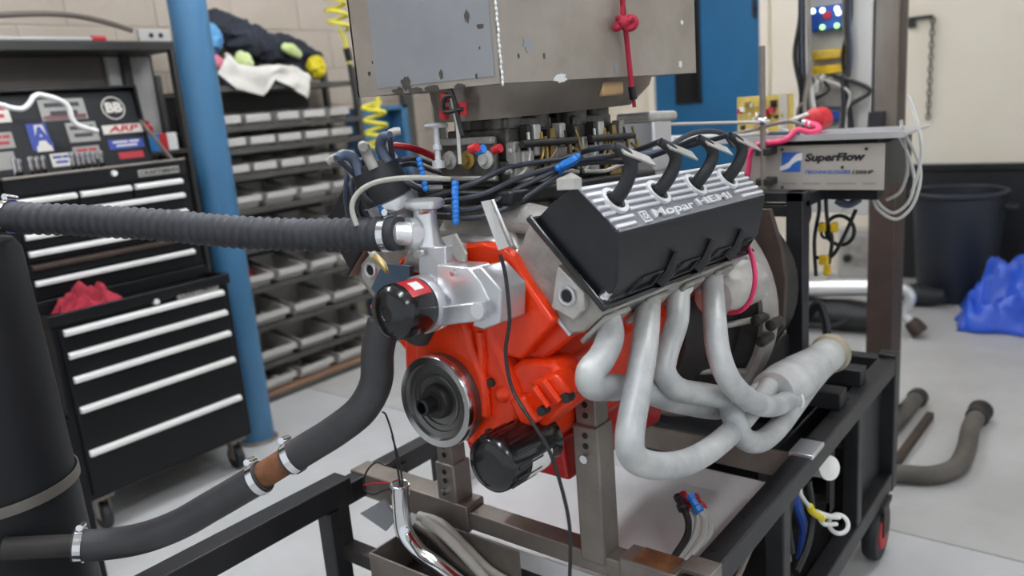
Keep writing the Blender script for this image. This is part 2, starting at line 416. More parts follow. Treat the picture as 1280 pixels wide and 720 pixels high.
text('badge_lettering', 'CRAFTSMAN', (1.707, YU-.0045, zz(1.386)), (1, 0, 0), (0, 0, 1), .017, 'inkblack', pb, wide=1.25, bold=.01)
c = MB(); c.cyl((U1-.005, YU+.1, zz(1.36)), (U1+.012, YU+.1, zz(1.36)), .012); c.build('side_button', 'red', UC)
# lid raised at the back: hinge line at y=UB, lid leans back
LY0, LZ0 = UB, zt-.005
lu = Vector((1, 0, 0)); lv = Vector((0, .07, .30)).normalized(); ln = lu.cross(lv)
lo = Vector((U0, LY0, LZ0)); LH = .33
ld = MB().prism([lo, lo+lu*(U1-U0), lo+lu*(U1-U0)+lv*LH, lo+lv*LH], -ln*-.012)
ld.prism([lo+lv*LH, lo+lu*(U1-U0)+lv*LH, lo+lu*(U1-U0)+lv*LH+ln*.05, lo+lv*LH+ln*.05], lv*.012)
for x in (0, U1-U0-.012): ld.prism([lo+lu*x, lo+lu*x+lv*LH, lo+lu*x+lv*LH+ln*.05, lo+lu*x+ln*.01], lu*.012)
ld = ld.build('lid', 'toolblack', UC, bevel=.003)
nx = lv.cross(lu)   # normal toward viewer?
if nx.y > 0: nx = -nx
def lidp(u_, v_, k=.0): return lo+lu*(u_*(U1-U0))+lv*(v_*LH)+nx*(.014+k)
def sticker(u0, v0, u1, v1, m, words=None, wm_='inkblack', h=.03, rot=0, bold=.02, shear=0, wide=1):
    q = MB().prism([lidp(u0, v0), lidp(u1, v0), lidp(u1, v1), lidp(u0, v1)], nx*.0012).build('sticker', m, ld)
    if words == '=':   # print too blurred to read in the photograph: broken bars of ink
        for r_, (f0, f1) in enumerate(((.12, .55), (.6, .88), (.2, .8))):
            v2 = v0+(v1-v0)*(.62-.0*r_ if r_ < 2 else .24); hh_ = (v1-v0)*.2
            MB().prism([lidp(u0+(u1-u0)*f0, v2, .0012), lidp(u0+(u1-u0)*f1, v2, .0012), lidp(u0+(u1-u0)*f1, v2+hh_, .0012), lidp(u0+(u1-u0)*f0, v2+hh_, .0012)], nx*.0006).build('print_bar', wm_, q)
    elif words:
        text('sticker_lettering', words, lidp((u0+u1)/2, (v0+v1)/2, .0022), lu, lv, h, wm_, q, align='CENTER', bold=bold, shear=shear, wide=wide)
sticker(0.130, .66, 0.280, .90, 'stkwhite', '=', 'stkred', .022)
sticker(0.435, .64, 0.685, .92, 'stkgrey', '=', 'inkblack', .036, wide=1.1)
sticker(0.445, .645, 0.675, .71, 'stkred')
sticker(0.130, .08, 0.240, .3, 'stkgrey', None); sticker(0.140, .34, 0.260, .54, 'stkgrey', '=', 'stkred', .02)
q = MB().prism([lidp(0.340, .28), lidp(0.450, .28), lidp(0.440, .62), lidp(0.340, .62)], nx*.0012).build('sticker', 'stkblue', ld)
q2 = MB().prism([lidp(0.360, .26), lidp(0.445, .26), lidp(0.425, .6), lidp(0.380, .6)], nx*.0018).build('sticker', 'stkwhite', ld)
text('sticker_lettering', 'A', lidp(0.402, .44, .003), lu, lv, .075, 'stkblue', q2, align='CENTER', bold=.03)
sticker(0.545, .34, 0.715, .6, 'stkgrey', '=', 'inkblack', .03); sticker(0.545, .1, 0.695, .28, 'stkgrey', '=', 'stkred', .03); sticker(0.415, .05, 0.525, .22, 'stkwhite', '=', 'stkblue', .025)
q = MB().cyl(lidp(0.845, .76, -.001), lidp(0.845, .76, .0012), .052, n=28).build('sticker', 'stkwhite', ld)
MB().cyl(lidp(0.845, .76, .0004), lidp(0.845, .76, .0016), .047, n=28).build('sticker_face', 'toolblack', q)
text('sticker_lettering', 'BB', lidp(0.845, .76, .003), lu, lv, .042, 'stkwhite', q, align='CENTER', bold=.05, wide=1.1)
sticker(0.745, .41, 0.985, .53, 'stkwhite', 'ARP', 'stkred', .026, bold=.03, shear=.2, wide=1.9)
sticker(0.755, .2, 0.965, .33, 'stkblue', '=', 'stkwhite', .022, shear=.2); sticker(0.795, .06, 0.945, .15, 'stkred', None)
st = MB(); st.beam(lo+lu*(U1-U0-.02)+lv*(LH*.55)+nx*.03, Vector((U1-.02, YU+.09, zt)), .008, .016); st.build('lid_stay', 'steel', UC)
# chrome speed handles and wrenches resting in the open chest
def rod(px, yy, r, name, label, m='chrome', cat='tool'):
    p = [ony(x, y, yy) for x, y in px]
    return tag(MB().tube(p, r, 8, 5).build(name, m), label, cat)
rod([(122, 164), (108, 160), (97, 156), (90, 148), (86, 135), (80, 128), (66, 122), (49, 118)], 3.48, .0105, 'speed_handle', 'S-shaped chrome speed handle ending at the ARP sticker of the open lid', 'trim')
rod([(-25, 126), (0, 131), (15, 135), (28, 136), (36, 130), (42, 121), (49, 118)], 3.48, .0105, 'speed_handle', 'S-shaped chrome speed handle hung before the white sticker at the lid end', 'trim')
for i, (x, y0, y1) in enumerate([(18, 203, 214), (24, 205, 214), (38, 202, 212), (46, 202, 211), (54, 201, 210), (90, 196, 208), (97, 196, 207), (103, 196, 206), (110, 195, 205), (117, 195, 204), (126, 194, 202)]):
    p = ony(x, y0, 3.42); q = Vector((p.x, 3.43, zz(1.37)-.0))
    m_ = MB().cyl(q, p, .008, .009, 10); m_.lathe([(.009, 0), (.0105, .006), (.0105, .02), (.006, .024)], p-Vector((0, 0, .004)), (0, 0, 1), 10)
    tag(m_.build('chrome_socket', 'chrome'), 'small chrome socket standing upright in the open top of the upper chest', 'socket', 'chrome sockets in the chest tray')
# ------------------------------------------------------------------ red rag
def rag(name, c, sx, sy, h, m, label, cat, seed, n=44, edge=.35, fold=7.0, rot=0, ridge=1.3):
    mb = MB(); vs = []; fs = []
    for i in range(n+1):
        for j in range(n+1):
            u = i/n*2-1; v = j/n*2-1
            r = math.hypot(u, v); a = math.atan2(v, u)
            lim = 1+edge*noise.noise(Vector((math.cos(a)*1.3, math.sin(a)*1.3, seed)))
            X = u*lim*sx; Y = v*lim*sy
            env = max(0, 1-max(abs(u), abs(v))**2.5)
            z = h*env*(.4+.4*noise.noise(Vector((u*1.6, v*1.6, seed+5)))) + h*ridge*env*(.4-abs(noise.noise(Vector((u*fold*.3, v*fold*.3, seed+9))))) + h*.3*ridge*env*(.3-abs(noise.noise(Vector((u*fold*.8, v*fold*.8, seed+4)))))
            z = max(z, .004)
            dx = .25*sx*noise.noise(Vector((u*2, v*2, seed+20))); dy = .25*sy*noise.noise(Vector((u*2, v*2, seed+30)))
            p = Matrix.Rotation(rot, 3, 'Z') @ Vector((X+dx, Y+dy, 0)); vs.append(Vector(c)+p+Vector((0, 0, z)))
    for i in range(n):
        for j in range(n):
            k = i*(n+1)+j; fs.append((k, k+1, k+n+2, k+n+1))
    mb.add(vs, fs); o = mb.build(name, m, ang=60)
    s = o.modifiers.new('solid', 'SOLIDIFY'); s.thickness = .004; s.offset = 1
    return tag(o, label, cat)
p = onz(114, 388, .9)
rag('shop_rag', (p.x+.045, 3.25, .887), .12, .05, .1, 'redcloth', 'crumpled red shop rag lying on the rolling tool cabinet', 'rag', 3.1)
# ------------------------------------------------------------------ round blue post
px_ = MB(); c = Vector((2.105, 3.415, 0))
po = thing('steel_post', c, 'round blue painted steel post rising from the floor beside the tool chests', 'post')
MB().cyl(c, c+Vector((0, 0, CZ)), .083, n=40).build('shaft', 'blue', po)
MB().lathe([(.1, 0), (.1, .006), (.088, .012), (.083, .014)], c, (0, 0, 1), 36).build('base_ring', 'steel', po)
# ------------------------------------------------------------------ parts rack with bins
RX0, RX1, RY0, RY1 = 2.285, 3.385, 3.8, 4.12
ZRT = ony(430, 101, RY0).z
rk = thing('bin_rack', ((RX0+RX1)/2, 3.96, 0), 'dark steel rack holding rows of grey parts bins against the block wall', 'rack')
for x in (RX0, RX1):
    for y in (RY0+.02, RY1-.02): MB().box2((x-.015, y-.02, 0), (x+.015, y+.02, ZRT+.08)).build('upright', 'rack', rk, bevel=.002)
zr = [ZRT, 1.535, 1.418, 1.278, 1.095, .885, .66, .44, .225]
for z in zr: MB().box2((RX0+.015, RY0, z-.026), (RX1-.015, RY1, z-.016)).box2((RX0+.015, RY0-.004, z-.03), (RX1-.015, RY0+.008, z)).build('shelf', 'rack', rk, bevel=.002)
MB().box2((RX0+.015, RY1-.012, .03), (RX1-.14, RY1-.004, ZRT-.03)).build('back_panel', 'black', rk)
MB().box2((RX0+.015, RY0+.01, .03), (RX1-.015, RY1-.015, .055)).build('base_board', 'wood', rk, bevel=.003)
MB().box2((RX0-.01, RY0-.004, .0), (RX1+.01, RY0+.02, .032)).build('kick_rail', 'rack', rk, bevel=.003)
def make_bin(wd, dp, ht, label, group):
    t = 0.006
    hw = wd/2; o = MB()
    # tapered hopper bin: low front lip, higher back, outward front face
    prof = [(-hw, 0), (hw, 0)]
    outer = [(-hw*.9, .02, 0), (hw*.9, .02, 0), (hw*.9, dp, 0), (-hw*.9, dp, 0)]
    fh = .056 if ht < .1 else .07
    topo = [(-hw, -.012, fh), (hw, -.012, fh), (hw, dp, ht), (-hw, dp, ht)]
    topi = [(-hw+t*1.8, .004, fh), (hw-t*1.8, .004, fh), (hw-t*1.8, dp-t, ht), (-hw+t*1.8, dp-t, ht)]
    ini = [(-hw*.9+t, .03, t), (hw*.9-t, .03, t), (hw*.9-t, dp-t, t), (-hw*.9+t, dp-t, t)]
    o.loft([outer, topo, topi, ini], True)
    # rolled lip on the front
    o.box2((-hw, -.018, fh-(.04 if ht < .1 else .032)), (hw, -.006, fh))
    ob = o.build('parts_bin', 'bin', bevel=.0015)
    return tag(ob, label, 'bin', group)
ordn = ['second', 'third', 'fourth', 'fifth', 'sixth', 'seventh', 'eighth', 'ninth']
spec = []
rowpx = [[(264, 302), (307, 338), (346, 373), (378, 405), (411, 435)],
         [(280, 309), (314, 345), (349, 377), (382, 410), (414, 440)],
         [(284, 313), (318, 347), (352, 381), (386, 413), (417, 443)],
         [(290, 328), (333, 371), (376, 412), (416, 445)],
         [(256, 293), (297, 335), (340, 379), (383, 418), (422, 450)],
         [(264, 302), (306, 343), (348, 384), (389, 422), (425, 452)],
         [(263, 310), (315, 362), (367, 414), (418, 460)],
         [(270, 317), (322, 371), (375, 422), (426, 465)],
         [(278, 325), (329, 372), (376, 419), (425, 462)]]
rowz = [1.535, 1.418, 1.278, 1.095, .885, .66, .44, .225, .06]
rowpy = [145, 180, 212, 245, 295, 345, 390, 432, 475]
names = ['top', 'second', 'third', 'fourth', 'fifth', 'sixth', 'seventh', 'eighth', 'lowest']
BINS = []; ordn2 = ['first', 'second', 'third', 'fourth', 'fifth', 'sixth']
for r in range(9):
    z = rowz[r]; hgt = ([.075]*3+[.115]*2+[.12]*4)[r]
    small = r < 3
    xs_ = []
    for a, b in rowpx[r]:
        zc = z+.03; 
        pa = ony(a, rowpy[r]-.2*(a-360), RY0); pb = ony(b, rowpy[r]-.2*(b-360), RY0)
        xs_.append((pa.x, pb.x))
    proto = None
    for a, b in xs_:
        if a < RX0+.02: a, b = RX0+.02, b
        wd = (b-a)*.95
        if wd < .06: continue
        o = make_bin(wd, .29, hgt, '%s grey plastic parts bin, %s from the blue post on the %s bin row' % ('small' if small else 'deep', ordn2[len([q for q in BINS if q[0] == r])], names[r]), 'bins on the %s rack row' % names[r])
        o.location = ((a+b)/2, RY0+.01, z); BINS.append((r, o, (a+b)/2, wd))
# a red lot of parts in one bin and loose hardware in others
for r, o, x, wd in BINS:
    if r == 5 and abs(x-ony(322, 345, RY0).x) < .1:
        o['label'] = 'deep grey parts bin filled with red pieces on the rack'; o.pop('group', None) if hasattr(o, 'pop') else None
        if 'group' in o.keys(): del o['group']
        rag('red_cloth', (x, RY0+.135, .668), wd*.25, .06, .12, 'red', 'bright red wadded cloth stuffed into a grey parts bin', 'cloth', 8.2, n=16)
    elif r in (3, 6, 8, 1) and random.random() < .6 or r == 8:
        h = MB()
        for k in range(9):
            c = Vector((x+random.uniform(-.22, .22)*wd, RY0+random.uniform(.085, .2), rowz[r]+random.uniform(.016, .04)))
            h.lathe([(.006, 0), (.014, 0), (.014, .012), (.006, .012)], c, (random.random()-.5, random.random()-.5, 1), 6)
        tag(h.build('loose_hardware', 'castalu2'), 'loose nuts and fittings lying in a bin on the %s rack row' % names[r], 'hardware', 'hardware in rack bins', 'stuff')
# things piled on top of the rack
zt_ = ZRT
def lump(name, px, y, rads, m, label, cat, seed, flat=.7, amp=.35, nn=44):
    pts = spline([ony(q[0], q[1], y) for q in px], 16); m0 = len(rads); rings = []
    for i, p in enumerate(pts):
        t = pts[min(i+1, len(pts)-1)]-pts[max(i-1, 0)]; t.normalize(); s_ = i/(len(pts)-1)*(m0-1); k = min(int(s_), m0-2); r = rads[k]*(1-s_+k)+rads[k+1]*(s_-k)
        e = min(1, (min(i, len(pts)-1-i)+.35)/8); r *= math.sqrt(1-(1-e)**2)
        up_ = Vector((0, 0, 1)); up_ = (up_-t*up_.dot(t)).normalized(); sd_ = t.cross(up_)
        ring = []
        for j in range(nn):
            a_ = 2*math.pi*j/nn; d_ = up_*math.cos(a_)+sd_*math.sin(a_)*flat; q = p+d_*r
            w_ = Vector((q.x*1.0, q.y, q.z*1.6)); ring.append(q+d_*r*amp*(noise.noise(w_*9+Vector((seed, 0, 0)))+1.5*(.35-abs(noise.noise(w_*17+Vector((0, seed, 0)))))+.5*(.3-abs(noise.noise(w_*38+Vector((0, seed, 3)))))))
        for v_ in ring: v_.z = max(v_.z, zt_-.0165)      # the heap settles flat on the rack's top shelf
        rings.append(ring)
    return tag(MB().loft(rings).build(name, m, ang=80), label, cat)
lump('dark_jacket', [(252, 27), (275, 35), (300, 46), (325, 57), (352, 61), (378, 69), (402, 83)], 4.02, [.055, .085, .09, .085, .08, .075, .045], 'darkcloth', 'dark jacket heaped on top of the parts rack', 'jacket', 3.3, .8)
lump('dark_trousers', [(268, 104), (300, 100), (330, 97), (358, 95), (386, 94)], 4.0, [.05, .065, .07, .07, .05], 'darkcloth', 'dark folded trousers under the jacket on the rack top', 'trousers', 7.7, 1.0)
lump('tie_dye_cloth', [(250, 50), (264, 51), (277, 57)], 3.9, [.065, .078, .05], 'tealcloth', 'blue and teal cloth bundle on the rack top beside the blue post', 'cloth', 5.5, .55)
lump('pink_cloth', [(258, 77), (270, 79), (282, 82)], 3.9, [.03, .036, .026], 'pinkcloth', 'pink and orange patterned cloth under the teal bundle on the rack', 'cloth', 6.5)
lump('lime_gloves', [(294, 70), (304, 77), (314, 83)], 3.9, [.035, .048, .04], 'limecloth', 'pale green work gloves in the pile on the rack top', 'gloves', 7.5)
lump('olive_gloves', [(352, 58), (364, 62), (377, 69)], 3.92, [.022, .03, .022], 'limecloth', 'olive and white gloves between the jacket and the yellow gloves', 'gloves', 2.5)
lump('yellow_gloves', [(385, 80), (394, 84), (404, 89)], 3.9, [.04, .055, .045], 'yellow', 'yellow gloves lying at the wall end of the rack top', 'gloves', 9.5, amp=.5)
# white towel hanging over the front edge of the rack top
tw = MB(); vs = []; fs = []; nu, nv = 40, 22
top_e = [(283, 70), (300, 84), (325, 90), (350, 84), (372, 88), (388, 98)]
bot_e = [(272, 92), (295, 112), (330, 120), (344, 100), (368, 112), (384, 124)]
def interp(L, t):
    s = t*(len(L)-1); i = min(int(s), len(L)-2); f_ = s-i; return (L[i][0]*(1-f_)+L[i+1][0]*f_, L[i][1]*(1-f_)+L[i+1][1]*f_)
for i in range(nu+1):
    t = i/nu; a = interp(top_e, t); b = interp(bot_e, t)
    for j in range(nv+1):
        s = j/nv
        wob = .018*noise.noise(Vector((t*9, s*3, 2.2)))
        if s < .4: k_ = 1-s/.4; p = ony(a[0], a[1], 3.785)+Vector((0, .025*k_, .02*math.sin(k_*3.1)+.03*k_*noise.noise(Vector((t*5, s*4, .3)))))
        else:
            q = (s-.4)/.6; pp = (a[0]*(1-q)+b[0]*q, a[1]*(1-q)+b[1]*q); p = ony(pp[0], pp[1], 3.785)
        p = p+Vector((0, wob-.006, 0)); vs.append(p)
for i in range(nu):
    for j in range(nv):
        k = i*(nv+1)+j; fs.append((k, k+1, k+nv+2, k+nv+1))
tw.add(vs, fs); o = tw.build('white_towel', 'whitecloth', ang=60); sd = o.modifiers.new('solid', 'SOLIDIFY'); sd.thickness = .005
tag(o, 'white towel hanging over the front edge of the rack top', 'towel')
# ------------------------------------------------------------------ dark shelf unit behind the tool chest
SU = thing('shelf_unit', (1.75, 3.95, 0), 'tall dark steel shelf unit with back panel behind the tool chest', 'shelf')
szt = ony(100, 52, 3.85).z
MB().box2((1.0, 3.80, szt-.045), (2.255, 4.12, szt)).build('top_shelf', 'shelfdark', SU, bevel=.006)
MB().box2((1.0, 4.10, .1), (2.05, 4.12, szt-.04)).build('back_panel', 'cupboard', SU)
MB().box2((1.0, 3.82, .85), (2.255, 4.1, .88)).build('shelf', 'shelfdark', SU, bevel=.003)
zc_ = ony(205, 188, 3.9).z
MB().box2((1.95, 3.80, zc_-.02), (2.255, 4.1, zc_)).build('shelf', 'shelfdark', SU, bevel=.003)
for x, y in ((2.235, 3.82), (2.1, 4.04), (1.02, 3.82), (1.02, 4.08), (2.235, 4.08)): MB().box2((x-.02, y-.02, 0), (x+.02, y+.02, szt-.04)).build('post', 'shelfdark', SU, bevel=.003)
MB().box2((2.02, 4.06, zc_), (2.24, 4.09, szt-.05)).build('side_plate', 'panelgrey', SU)
def can(px, py, yy, r, h, m1, m2, label):
    p = ony(px, py, yy); t = thing('spray_can', (p.x, yy, zc_), label, 'can')
    MB().lathe([(r*.95, 0), (r, .004), (r, h*.82), (r*.75, h*.86)], (p.x, yy, zc_), (0, 0, 1), 16).build('can_body', m1, t)
    MB().lathe([(r*.72, h*.85), (r*.72, h), (r*.3, h*1.02)], (p.x, yy, zc_), (0, 0, 1), 14).build('cap', m2, t)
can(181, 165, 3.97, .04, .15, 'red', 'red', 'red spray can on the small shelf behind the blue carton')
pa, pb_ = ony(172, 176, 3.83), ony(222, 176, 3.83); hb_ = .085
t = thing('parts_carton', ((pa.x+pb_.x)/2, 3.86, zc_), 'blue carton with red band and white end on the small shelf', 'box')
for f0, f1, m_, nm in ((0, .55, 'can_blue', 'carton'), (.55, .75, 'red', 'band'), (.75, 1, 'white', 'end_flap')): MB().box2((pa.x+(pb_.x-pa.x)*f0, 3.83, zc_), (pa.x+(pb_.x-pa.x)*f1, 3.90, zc_+hb_)).build(nm, m_, t, bevel=.002)
# hoses lying on the top shelf
tag(MB().tube([ony(x, y, 3.9) for x, y in ((-20, 20), (40, 17), (90, 19), (130, 27), (165, 38))], .013, 8, 5).build('bent_hose', 'cupboard'), 'long brown bent hose arching over the dark top shelf', 'hose')
b = MB(); p = ony(185, 34, 3.9); b.box((p.x+.02, 3.9, szt+.035), (.16, .03, .06)); 
bx = tag(b.build('drilled_bracket', 'panelgrey', bevel=.004), 'grey drilled metal bracket at the end of the dark top shelf', 'bracket')
for s in (0.0, .05): MB().cyl((p.x+s, 3.886, szt+.035), (p.x+s, 3.882, szt+.035), .012, n=14).build('hole', 'black', bx)
pr = thing('pry_bar', ony(60, 42, 3.86), 'thin light bar with red and blue grip on the dark top shelf', 'tool')
p0, p1 = ony(-10, 40, 3.86), ony(112, 35, 3.86); p0.z = p1.z = szt+.012
MB().tube([p0, p1], .009, 8).build('shaft', 'panelgrey', pr); MB().tube([p1, p1+Vector((.06, 0, 0))], .016, 8).build('grip', 'red', pr)
# blue channel and posts at the far wall, behind the coil hose
bc = thing('blue_channel', (3.9, 4.0, 0), 'blue steel channel column with dark inside at the far end of the block wall', 'column')
a, b_ = ony(447, 135, 4.0), ony(506, 130, 4.0); zb = (a.z+b_.z)/2
MB().box2((a.x, 3.98, 0), (a.x+.12, 4.13, zb)).build('flange', 'blue', bc, bevel=.003)
MB().box2((b_.x-.05, 3.98, 0), (b_.x, 4.13, zb)).build('flange', 'blue', bc, bevel=.003)
MB().box2((a.x+.12, 4.1, 0), (b_.x-.05, 4.13, zb-.02)).build('web', 'doorblue', bc)
MB().box2((a.x+.1, 3.98, zb-.03), (b_.x, 4.13, zb)).build('top_plate', 'blue', bc, bevel=.003)
for (px0, px1, lab) in ((505, 516, 'thin dark steel post beside the blue channel column'), (546, 554, 'thin dark steel post under the steel hood behind the red plugs')):
    a, b_ = ony(px0, 150, 4.05), ony(px1, 150, 4.05)
    p = MB().hbeam((0.5*(a.x+b_.x), 4.05, 0), (0.5*(a.x+b_.x), 4.05, CZ), b_.x-a.x, .05, .004, up=(0, 1, 0)); tag(p.build('steel_post', 'rack'), lab, 'post')
# yellow coiled air hoses
def coil(px0, py0, px1, py1, yy, R, turns, label, r=.011):
    p0, p1 = ony(px0, py0, yy), ony(px1, py1, yy); pts = []; n = turns*14
    for i in range(n+1):
        q = p0.lerp(p1, i/n); a = 2*math.pi*i/14; pts.append(q+Vector((math.cos(a)*R, math.sin(a)*R, 0)))
    t = thing('coiled_hose', p1, label, 'hose'); MB().tube(pts, r, 7).build('coil', 'yellowhose', t)
    return t, p0, p1
t, p0, p1 = coil(411, -40, 424, 36, 3.6, .055, 5, 'yellow coiled air hose hanging in front of the block wall')
MB().tube([p0, p0+Vector((.05, 0, .1)), Vector((p0.x, p0.y, CZ))], .011, 7, 3).build('feed_line', 'yellowhose', t)
MB().tube([p1, p1+Vector((.03, 0, -.05)), ony(432, 56, 3.6), ony(438, 85, 3.6)], .011, 7, 3).build('drop_line', 'yellowhose', t); MB().tube([ony(433, 60, 3.6), ony(437, 76, 3.6)], .02, 8).build('coupling', 'black', t); MB().tube([ony(437, 80, 3.6), ony(446, 135, 3.6)], .014, 8).build('lead', 'cable', t)
t, p0, p1 = coil(466, 128, 474, 190, 3.45, .06, 4, 'yellow coiled air hose hanging in front of the blue channel column', .012)
MB().tube([p0, p0+Vector((.05, 0, .1)), Vector((p0.x+.1, p0.y, CZ))], .012, 7, 3).build('feed_line', 'yellowhose', t)
# ================================================================== the engine
E0 = at(543.5, 503, 1.5); EROT = Matrix.Rotation(R_(2.5), 3, 'Y')
EN = thing('engine', E0, 'orange V8 engine with black ribbed valve cover and silver exhaust header on the dyno cart', 'engine', M=EROT)
EX, EY, EZ = EROT @ Vector((1, 0, 0)), Vector((0, 1, 0)), EROT @ Vector((0, 0, 1))
S2 = math.sqrt(.5)
def tol(p): q = p-E0; return Vector((q.dot(EX), q.dot(EY), q.dot(EZ)))
def lpl(px, py, n, c): d = ray(px, py); return tol(CAM + d*((c+E0.dot(n)-CAM.dot(n))/d.dot(n)))
def lex(px, py, x): return lpl(px, py, EX, x)
def ley(px, py, y): return lpl(px, py, EY, y)
def lez(px, py, z): return lpl(px, py, EZ, z)
EA, EO = (-EY+EZ)*S2, (-EY-EZ)*S2
def la(px, py, a): return lpl(px, py, EA, a)
def lat(px, py, dep): return tol(at(px, py, dep))
def bk(x, a, o, s=-1): return Vector((x, s*(a+o)*S2, (a-o)*S2))
def pp(pts, x, d): return MB().prism([lex(a, b, x) for a, b in pts], (d, 0, 0))
L = dict(parent=EN, world=False)
# --- block
sec = [(-.14, -.11), (-.165, -.08), (-.165, .0), (-.15, .05), (-.262, .14), (-.145, .257), (-.06, .235), (.06, .235), (.145, .257), (.262, .14), (.15, .05), (.165, 0), (.165, -.08), (.14, -.11)]
MB().prism([(.085, y, z) for y, z in sec], (.6, 0, 0)).build('block', 'orange', bevel=.008, **L)
# front orange face / timing cover, raised rim and boss
tcv = MB(); prof = []
for k in range(25):
    a = math.pi*k/24; prof.append((.115*math.cos(a)*1.0, .13+.125*math.sin(a)))
prof = [(-.165, -.09)] + [(-.16, .03), (-.13, .1)] + [(-p, q) for p, q in prof] + [(.12, .1), (.125, .03), (.11, -.09)]
prof = [(y, z) for y, z in prof]
tcv.prism([(.045, y, z) for y, z in prof], (.045, 0, 0)); tc_ = tcv.build('timing_cover', 'orange', bevel=.012, seg=3, **L)
MB().prism([(.03, y*.62, z*.62+.03) for y, z in prof], (.02, 0, 0)).build('cover_face', 'orange', tc_, False, bevel=.01, seg=3)
rb = MB(); rb.tube([lex(600, 415, .042), lex(603, 450, .042), lex(598, 510, .042), lex(590, 550, .042)], .009, 8, 4); rb.build('rib', 'orange', tc_, False)
MB().prism([lex(*q, .052) for q in ((562, 312), (575, 306), (600, 303), (624, 307), (640, 322), (654, 348), (692, 402), (650, 450), (570, 430))], (.03, 0, 0)).build('block_front', 'orange', bevel=.008, seg=3, **L)
for q in ((614, 478), (612, 541)):
    c = lex(q[0], q[1], .043); MB().cyl(c+Vector((.012, 0, 0)), c-Vector((.005, 0, 0)), .0085, n=8).build('bolt', 'steeldark', EN, False)
# --- damper
dm = MB().lathe([(.03, .016), (.058, .014), (.06, .008), (.072, .006), (.075, .0), (.086, .0), (.0885, .004), (.0885, .034), (.06, .038)], (0, 0, 0), (1, 0, 0), 48).build('damper', 'dampersteel', **L)
MB().lathe([(.0745, -.001), (.087, -.002), (.0895, .003), (.0895, .012), (.0745, .004)], (0, 0, 0), (1, 0, 0), 48, False).build('outer_ring', 'ringmetal', dm, False)
MB().lathe([(.06, .011), (.05, .012), (.05, .0085), (.047, .0085), (.047, .012), (.033, .013)], (0, 0, 0), (1, 0, 0), 40, False).build('inner_ring', 'dampersteel', dm, False)
MB().lathe([(.033, .016), (.033, .002), (.03, -.004), (.02, -.004), (.02, -.008), (.0, -.008)], (0, 0, 0), (1, 0, 0), 24).build('hub', 'steeldark', dm, False)
MB().lathe([(.016, -.005), (.016, -.034), (.011, -.036), (.011, -.02), (0, -.02)], (0, 0, 0), (1, 0, 0), 18).build('crank_bolt', 'black', dm, False)
# --- oil pan
kq = ley(712, 602, -.135); zp = kq.z
pn = MB(); pn.prism([(.1, -.15, -.1), (.1, .15, -.1), (.1, .15, -.118), (.1, -.15, -.118)], (.56, 0, 0))
pn.loft([[(kq.x-.03, -.14, -.11), (.66, -.14, -.11), (.66, .14, -.11), (kq.x-.03, .14, -.11)], [(kq.x, -.135, zp), (.63, -.135, zp), (.63, .135, zp), (kq.x, .135, zp)]])
pn.build('oil_pan', 'panred', bevel=.012, seg=3, **L)
# --- oil pump and filter
op = MB()
xo = .06
op.prism([lex(*q, xo) for q in ((622, 470), (650, 450), (690, 452), (716, 492), (712, 508), (672, 540), (640, 530))], (.07, 0, 0))
op = op.build('oil_pump', 'orange', bevel=.01, seg=3, **L)
MB().prism([lex(*q, xo-.035) for q in ((660, 478), (692, 466), (714, 492), (680, 512))], (.05, 0, 0)).build('pump_cover', 'orange', op, False, bevel=.008)
MB().prism([lex(*q, xo-.025) for q in ((634, 500), (652, 494), (672, 528), (652, 538))], (.05, 0, 0)).build('boss', 'orange', op, False, bevel=.008)
for a, b in (((668, 484), (686, 508)), ((680, 476), (700, 502))): MB().tube([lex(*a, xo-.04), lex(*b, xo-.04)], .006, 8).build('rib', 'orange', op, False)
MB().sph(lex(634, 490, .06), (.028, .022, .02)).build('boss', 'orange', op, False)
for q in ((684, 510), (714, 494)):
    c = lex(*q, xo-.02); MB().cyl(c, c+Vector((-.02, 0, 0)), .009, n=8).build('bolt', 'steeldark', op, False)
fc = lex(611, 583, -.05); ax = Vector((1, -.04, .03)).normalized()
of = MB().lathe([(.0, -.002), (.03, -.004), (.044, 0), (.05, .006), (.0515, .014), (.0515, .12), (.048, .125), (.048, .15)], fc, ax, 40).build('oil_filter', 'blackgloss', **L)
u, v = basis(ax)
fl_ = MB()
for k in range(14):
    a = 2*math.pi*k/14; d = u*math.cos(a)+v*math.sin(a); p = fc+d*.0505
    fl_.tube([p+ax*.02, p+ax*.085], .003, 6)
fl_.build('grip_flutes', 'blackgloss', of, False)
lb = []; 
for i in range(9):
    t_ = i/8; lb.append(t_)
view = (CAM-E0); vl = Vector((view.dot(EX), view.dot(EY), view.dot(EZ))).normalized()
d0 = (Vector((0, -.9, -.45))).normalized(); d0 = (d0-ax*d0.dot(ax)).normalized(); d1 = ax.cross(d0)
vs = []; fs = []
for i in range(9):
    a = R_(-30+i*9)
    for h_ in (.055, .112): vs.append(fc+ax*h_+(d0*math.cos(a)+d1*math.sin(a))*.0523)
for i in range(8): fs.append((2*i, 2*i+1, 2*i+3, 2*i+2))
MB().add(vs, fs).build('filter_label', 'label', of, False)
